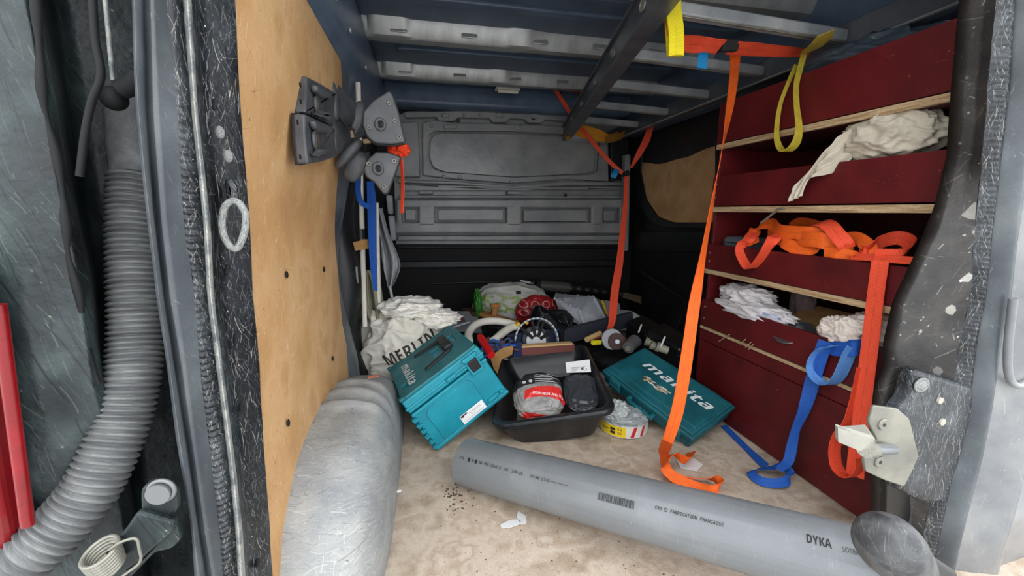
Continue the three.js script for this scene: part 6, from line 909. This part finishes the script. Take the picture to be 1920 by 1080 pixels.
{ const t = thing('wooden_float', 'brown wooden float with an upright grip lying before the printed sack', 'float');
  obj('board', [bar([0.258, 0.219, -2], [0.4255, 0.18, -1.9], 0.06, 0.018, [0, 1, 0], 0.003)], M.wood, t);
  obj('grip_post', [bar([0.3173, 0.2037, -1.97], [0.3233, 0.2598, -1.97], 0.03, 0.03, [0, 0, 1], 0.008)], M.wood, t); obj('grip', [boxAt(0.055, 0.022, 0.03, [0.3233, 0.2626, -1.97], [0, 0.2, -0.1], 0.009)], M.wood, t); }
{ const t = thing('hand_broom', 'dark round handled broom lying along the foot of the bulkhead with pale bristles', 'broom');
  obj('handle', rod([0.6569, 0.2843, -2.36], [0.8597, 0.2631, -2.34], 0.034, 0.034, 28), std({ color: '#4b4844', roughness: 0.55 }), t); obj('collar', rod([0.6437, 0.2878, -2.362], [0.6707, 0.2837, -2.36], 0.038, 0.038, 28), M.black, t);
  obj('sleeve', sweep([[0.8527, 0.2634, -2.34], [1.0063, 0.242, -2.33], [1.2043, 0.2113, -2.32]], (u) => 0.034 - 0.006 * u + 0.002 * Math.sin(u * 40), 50, 18), M.dark, t);
  const b = []; for (let k = 0; k < 46; k++) { const a = [1.2043, 0.2113, -2.32], e = [1.4671, 0.1327, -2.3], j = [rr(-0.02, 0.02), rr(-0.022, 0.022), rr(-0.02, 0.02)], s = rr(0.45, 1); b.push(rod(a.map((v, i) => v + j[i] * 0.6), a.map((v, i) => v + (e[i] - v) * s + j[i]), 0.0024, 0.0014, 5)); } const br = obj('bristles', b, std({ color: '#75684e', roughness: 0.9 }), t); br.userData.kind = 'stuff';
  obj('stick_end', rod([0.6321, 0.2935, -2.37], [0.5255, 0.3024, -2.38], 0.03, 0.018, 20), M.dark, t); lab(obj('metal_tip', [bar([0.5399, 0.3221, -2.34], [0.6071, 0.3065, -2.34], 0.02, 0.01)], M.white, t), 'pale metal tip'); }
{ // grey storage box on its side
  const t = thing('storage_box', 'grey ribbed plastic storage box lying on its side in the pile', 'box');
  const top = [[0.6715, 0.2965, -2.0611], [0.8057, 0.3169, -1.8497], [0.8519, 0.1983, -1.775], [0.7251, 0.1946, -1.7384], [0.6932, 0.275, -1.761]].map(V);
  const A = [0.6828, 0.2936, -2.0582], Bp = [0.8295, 0.3016, -1.9041], C = [0.7089, 0.2626, -1.7864], E = [0.6245, 0.2972, -1.915], F = [0.8736, 0.1899, -1.8208], G = [0.7285, 0.1842, -1.746], Hh = [0.6564, 0.2087, -1.9013], K = [0.928, 0.2504, -1.9983];
  obj('tub', [uvBox(new ConvexGeometry([A, Bp, C, E, F, G, Hh, K].map(V)))], M.greybox, t);
  obj('lid_rim', [bar(C, Bp, 0.014, 0.012), bar(C, G, 0.014, 0.012), bar(Bp, F, 0.012, 0.012), bar(A, E, 0.012, 0.01)], M.greybox, t);
  obj('rib', [bar([0.712, 0.2981, -2.0009], [0.64, 0.2923, -1.8588], 0.012, 0.01), bar([0.7647, 0.3036, -1.9493], [0.6759, 0.281, -1.8178], 0.012, 0.01), bar([0.8099, 0.3033, -1.9138], [0.6989, 0.2677, -1.7895], 0.01, 0.008)], M.greybox, t);
  lab(obj('label_strip', [bar([0.8497, 0.2957, -1.8363], [0.8646, 0.2295, -1.7993], 0.014, 0.004)], std({ color: '#c9a81c', roughness: 0.6 }), t), 'yellow strip'); }
{ const t = thing('plastic_sheet', 'pale grey plastic sheet corner standing behind the dark spirit level', 'sheeting'); obj('sheet', [slab([[0.991, 0.230, -2.120], [1.086, 0.206, -2.120], [1.095, 0.167, -2.120], [1.175, 0.153, -2.120], [1.237, 0.113, -2.120], [1.179, 0.037, -2.120], [1.027, 0.040, -2.120]], 'z', 0.012, { bevel: 0.003, round: 0.006 })], std({ color: '#9fa2a6', roughness: 0.45 }), t); obj('fold', [slab([[1.161, 0.155, -2.100], [1.229, 0.119, -2.100], [1.174, 0.053, -2.100], [1.143, 0.104, -2.100]], 'z', 0.01, { bevel: 0.002 })], M.white, t); }
{ const t = thing('plank', 'long dark slate coloured plank on edge across the pile', 'plank'); obj('board', [bar([0.5793, 0.1722, -1.6708], [0.9714, 0.2138, -1.753], 0.03, 0.07, [0, 1, 0], 0.004)], std({ color: '#2b2e38', roughness: 0.6 }), t); obj('worn_edge', [bar(V([0.579, 0.2048, -1.6722]).toArray(), V([0.9702, 0.2462, -1.7545]).toArray(), 0.028, 0.004, [0, 1, 0], 0.001)], std({ color: '#50485a', roughness: 0.7 }), t); obj('end_cap', [boxAt(0.03, 0.072, 0.012, [0.5834, 0.1777, -1.6607], [0, 0.5, 0.1], 0.003)], M.black, t); }
{ const t = thing('flexible_pipe', 'looped white flexible pipe lying behind the bright teal case', 'pipe');
  obj('tube', sweep([[0.1485, 0.2204, -1.5521], [0.1532, 0.2342, -1.6162], [0.185, 0.2503, -1.6752], [0.2317, 0.2553, -1.708], [0.2907, 0.2522, -1.7159], [0.3444, 0.2428, -1.7028], [0.3724, 0.2339, -1.6847]], 0.0165, 90, 18), M.whitepipe, t);
  obj('tube', sweep([[0.3818, 0.2362, -1.6832], [0.3429, 0.2354, -1.66], [0.2988, 0.2274, -1.6156], [0.2654, 0.2206, -1.5693], [0.2344, 0.2129, -1.543], [0.2157, 0.2077, -1.5355]], 0.017, 80, 18), M.whitepipe, t);
  lab(obj('yellow_tie', [boxAt(0.022, 0.016, 0.02, [0.3731, 0.2465, -1.6663], [0, 0.2, 0.4], 0.004), boxAt(0.016, 0.012, 0.02, [0.415, 0.2507, -1.6687], [0, 0.2, 0.6], 0.004)], std({ color: '#d6b31c', roughness: 0.5 }), t), 'yellow tie'); }
{ const t = thing('spoked_reel', 'black spoked cable reel with a pale printed rim standing in the pile', 'reel');
  const c = V([0.4559, 0.1691, -1.644]), R = 0.098, q = (a, r = R) => [c.x + Math.cos(a) * r, c.y + Math.sin(a) * r, c.z - Math.sin(a) * r * 0.25];
  const arc = []; for (let k = 0; k <= 16; k++) arc.push(q(-0.35 + k / 16 * 3.85)); lab(obj('rim', ribbon(arc, [0, 0.5, 1], 0.02, 0.006, 6), std({ map: cv(256, 32, (x, w, h) => { x.fillStyle = '#c5ccd4'; x.fillRect(0, 0, w, h); x.fillStyle = '#4a5058'; for (let k = 0; k < 24; k++) x.fillRect(k * 11, 10 + (k % 3) * 3, 6, 8); }), roughness: 0.5 }), t), 'pale printed rim');
  obj('drum', [new THREE.CylinderGeometry(0.06, 0.06, 0.03, 36).rotateX(Math.PI / 2 - 0.25).translate(c.x, c.y, c.z - 0.03)], M.dark, t);
  for (const a of [0.5, 1.15, 1.75, 2.4]) obj('spoke', [bar(q(a, 0.02), q(a, R - 0.004), 0.014, 0.01, [0, 0, 1], 0.003)], M.black, t);
  obj('hub_plate', [new THREE.CylinderGeometry(0.045, 0.045, 0.008, 36).rotateX(Math.PI / 2 - 0.25).translate(c.x, c.y, c.z - 0.008)], M.white, t); }
{ const t = thing('cable_bundle', 'heap of black cable and wire behind the spoked reel', 'cable'); const g = []; for (let k = 0; k < 9; k++) { const o = k * 0.009, c = V([0.5902, 0.2218, -1.8032]); g.push(sweep([[c.x - 0.1 - o * 0.4, c.y - 0.05 + o, c.z + 0.02], [c.x - 0.06, c.y + 0.015 + o * 0.5, c.z - o], [c.x, c.y + 0.03 - o * 0.3, c.z + o], [c.x + 0.05, c.y - 0.0 - o * 0.4, c.z + 0.02], [c.x + 0.07 - o * 0.3, c.y - 0.08, c.z + 0.05]], 0.0055, 40, 8)); } obj('cables', g, M.blackgloss, t);
  obj('body', lump([0.6036, 0.1931, -1.826], [0.09, 0.07, 0.06], { amp: 0.15, s: 2.1, seg: 50, flat: -2 }), M.black, t); obj('frame', [bar([0.486, 0.2928, -1.8183], [0.4581, 0.2251, -1.7795], 0.004, 0.004), bar([0.5162, 0.2928, -1.8119], [0.4906, 0.2301, -1.7737], 0.004, 0.004), bar([0.6596, 0.2401, -1.7403], [0.6288, 0.1921, -1.6956], 0.012, 0.01)], M.black, t); }
{ const t = thing('tool_tray', 'shallow navy blue tray standing on edge in front of the spoked reel', 'tray'); obj('side', [slab([[0.334, 0.187, -1.700], [0.578, 0.202, -1.700], [0.595, 0.136, -1.700], [0.336, 0.129, -1.700]], 'z', 0.014, { bevel: 0.003, round: 0.008 })], M.navy, t); obj('rim', [bar([0.3295, 0.1902, -1.69], [0.5773, 0.2047, -1.69], 0.02, 0.008)], M.navy, t); obj('clip', [slab([[0.474, 0.195, -1.685], [0.482, 0.197, -1.685], [0.487, 0.153, -1.685], [0.480, 0.154, -1.685]], 'z', 0.006, { bevel: 0.001 })], M.dark, t); }
{ const t = thing('timber_offcut', 'painted timber strip with blue and brick red faces just behind the tub', 'timber'); obj('strip', [bar([0.3607, 0.1616, -1.5584], [0.6014, 0.1592, -1.57], 0.03, 0.034, [0, 1, 0], 0.002)], std({ color: '#7a4640', roughness: 0.8 }), t); lab(obj('pale_top', [bar([0.3616, 0.1847, -1.5524], [0.5918, 0.1783, -1.5654], 0.03, 0.008, [0, 1, 0], 0.002)], M.palewood, t), 'pale raw edge'); lab(obj('blue_end', [boxAt(0.04, 0.06, 0.03, [0.3416, 0.1772, -1.5447], [0, 0.3, 0], 0.003)], std({ color: '#1c2c58', roughness: 0.7 }), t), 'dark blue end'); }
{ const t = thing('glue_tube', 'red plastic tube leaning between the bright teal case and the pile', 'tube'); obj('tube', rod([0.2043, 0.2362, -1.3354], [0.1816, 0.2664, -1.4502], 0.0145, 0.0145, 24), M.redgloss, t); obj('cap', rod([0.1816, 0.2664, -1.4502], [0.179, 0.2693, -1.4617], 0.012, 0.01, 24), M.redgloss, t); }
{ const t = thing('cardboard_piece', 'torn brown cardboard standing between the bright teal case and the tub', 'cardboard'); obj('sheet', [slab([[0.223, 0.170, -1.500], [0.281, 0.206, -1.500], [0.319, 0.208, -1.500], [0.314, 0.172, -1.500], [0.270, 0.153, -1.500], [0.253, 0.095, -1.500], [0.238, 0.119, -1.500]], 'z', 0.006, { bevel: 0.001 })], M.card, t); }
{ const t = thing('cable_bundle', 'tangle of blue and dark cables in the pile beside the red tube', 'cable'); const mk = (m, s, n) => { const g = []; for (let k = 0; k < n; k++) { const c = V([0.2464, 0.2143, -1.5095]); const P = []; for (let j = 0; j < 5; j++) P.push([c.x + 0.06 * noise(k * 1.7 + s, j * 0.9, 1) * 2 + (j - 2) * 0.016, c.y + 0.04 * noise(j * 0.8, k * 1.3, s) * 2 - 0.01, c.z + 0.03 * noise(j, k, s + 3)]); g.push(sweep(P, 0.005, 30, 8)); } obj('cables', g, m, t); }; mk(M.navy, 2.2, 7); mk(M.blue, 5.1, 4); mk(std({ color: '#5a2d2a', roughness: 0.6 }), 7.7, 3); }
{ const t = thing('wooden_dowel', 'short pale wooden stick with an orange tail on top of the dark plank', 'dowel'); obj('stick', rod([0.6669, 0.1824, -1.5817], [0.7502, 0.192, -1.6286], 0.012, 0.0125, 18), M.palewood, t); }
{ const t = thing('strap_hook', 'small yellow plastic hook at the back corner of the tub', 'hook'); obj('hook', [boxAt(0.05, 0.02, 0.02, [0.6837, 0.1903, -1.5173], [0, 0.3, -0.1], 0.006)], std({ color: '#d8cf1e', roughness: 0.5 }), t); }
{ const t = thing('grinding_disc', 'brown grinding disc on its spindle standing behind the dark teal case', 'disc'); const c = V([0.7772, 0.1883, -1.5181]), n = [-0.25, 0.25, 1]; obj('disc', [disc(c, n, 0.036, 0.008, 36)], std({ color: '#3a1512', roughness: 0.55 }), t); obj('hub', [disc(c.clone().add(new THREE.Vector3(-0.002, 0.002, 0.008)), n, 0.01, 0.008, 20)], M.steel, t); obj('guard', [disc(c.clone().add(new THREE.Vector3(-0.012, 0.004, -0.022)), n, 0.046, 0.012, 36)], M.poly, t); }
{ const t = thing('plastic_cup', 'clear plastic cup lying beside the brown grinding disc', 'cup'); obj('cup', rod([0.7967, 0.1815, -1.4502], [0.8535, 0.1883, -1.5021], 0.024, 0.03, 24), std({ color: '#5c5d5e', roughness: 0.2 }), t); obj('base', [disc([0.7921, 0.181, -1.4459], [-0.3, 0, 1], 0.012, 0.004)], M.galv, t); }
{ // fittings and cases at the right of the pile
  for (const [p, r, l] of [[[0.8819, 0.2012, -1.4571], 0.016, 'leftmost and upper of the grey pipe fittings behind the dark teal case'], [[0.871, 0.2056, -1.3978], 0.015, 'middle grey pipe fitting behind the dark teal case'], [[0.8719, 0.2126, -1.3574], 0.017, 'right hand grey pipe fitting behind the dark teal case']]) { const t = thing('pipe_fitting', l, 'fitting', 'grey pipe fittings behind the teal case'); const a = V(p), b = a.clone().add(new THREE.Vector3(0.034, -0.012, 0.02)); obj('body', rod(a, b, r, r * 0.9, 20), std({ color: '#8d8a78', roughness: 0.5 }), t); obj('collar', rod(a.clone().lerp(b, -0.12), a.clone().lerp(b, 0.2), r * 1.18, r * 1.18, 20), std({ color: '#7b7868', roughness: 0.5 }), t); }
  const cases = [[[0.9779, 0.18, -1.6201], [0.11, 0.1, 0.16], [0.2, 0.35, 0.1], 'far black tool case with a white stripe at the right of the pile', [0.896, 0.2094, -1.5494], [0.9268, 0.2381, -1.5799]], [[0.9661, 0.1902, -1.4165], [0.11, 0.11, 0.17], [0.25, 0.35, 0.1], 'near black tool case with a white stripe behind the dark teal case', [0.8703, 0.2209, -1.3333], [0.9052, 0.2503, -1.3631]]];
  for (const [p, s, r, l, a, b] of cases) { const t = thing('tool_case', l, 'case'); obj('body', [boxAt(...s, p, r, 0.014)], M.blackgloss, t); obj('lid_rib', [boxAt(s[0] + 0.006, 0.008, s[2] + 0.006, [p[0], p[1] + 0.02, p[2]], r, 0.003)], M.dark, t); lab(obj('stripe', [bar(a, b, 0.007, 0.004)], M.white, t), 'white stripe'); }
  { const t = thing('black_bag', 'black tool bag slumped against the foot of the shelving behind the cases', 'bag'); obj('bag', lump([1.02, 0.06, -1.52], [0.14, 0.1, 0.16], { amp: 0.2, s: 9.9, seg: 70, flat: -0.6 }), M.dark, t); }
  { const t = thing('black_bag', 'low black sacking covering the floor under the middle of the pile', 'bag'); obj('bag', lump([0.5, 0.05, -1.98], [0.5, 0.1, 0.3], { amp: 0.2, s: 19.9, seg: 90, flat: -0.5 }), M.dark, t); }
  { const t = thing('cable', 'thin dark cable looping from the right wall down to the black cases', 'cable'); obj('cable', sweep([[1.1355, 0.4146, -1.9872], [1.1622, 0.3643, -1.8156], [1.1857, 0.3147, -1.6448], [1.0966, 0.2569, -1.548], [0.9878, 0.1948, -1.4544]], 0.004, 40, 8), M.dark, t); }
}

// ---------- shadows on, hand over ----------
scene.traverse((o) => { if (o.isMesh) { o.castShadow = true; o.receiveShadow = true; } });
renderer.render(scene, camera);
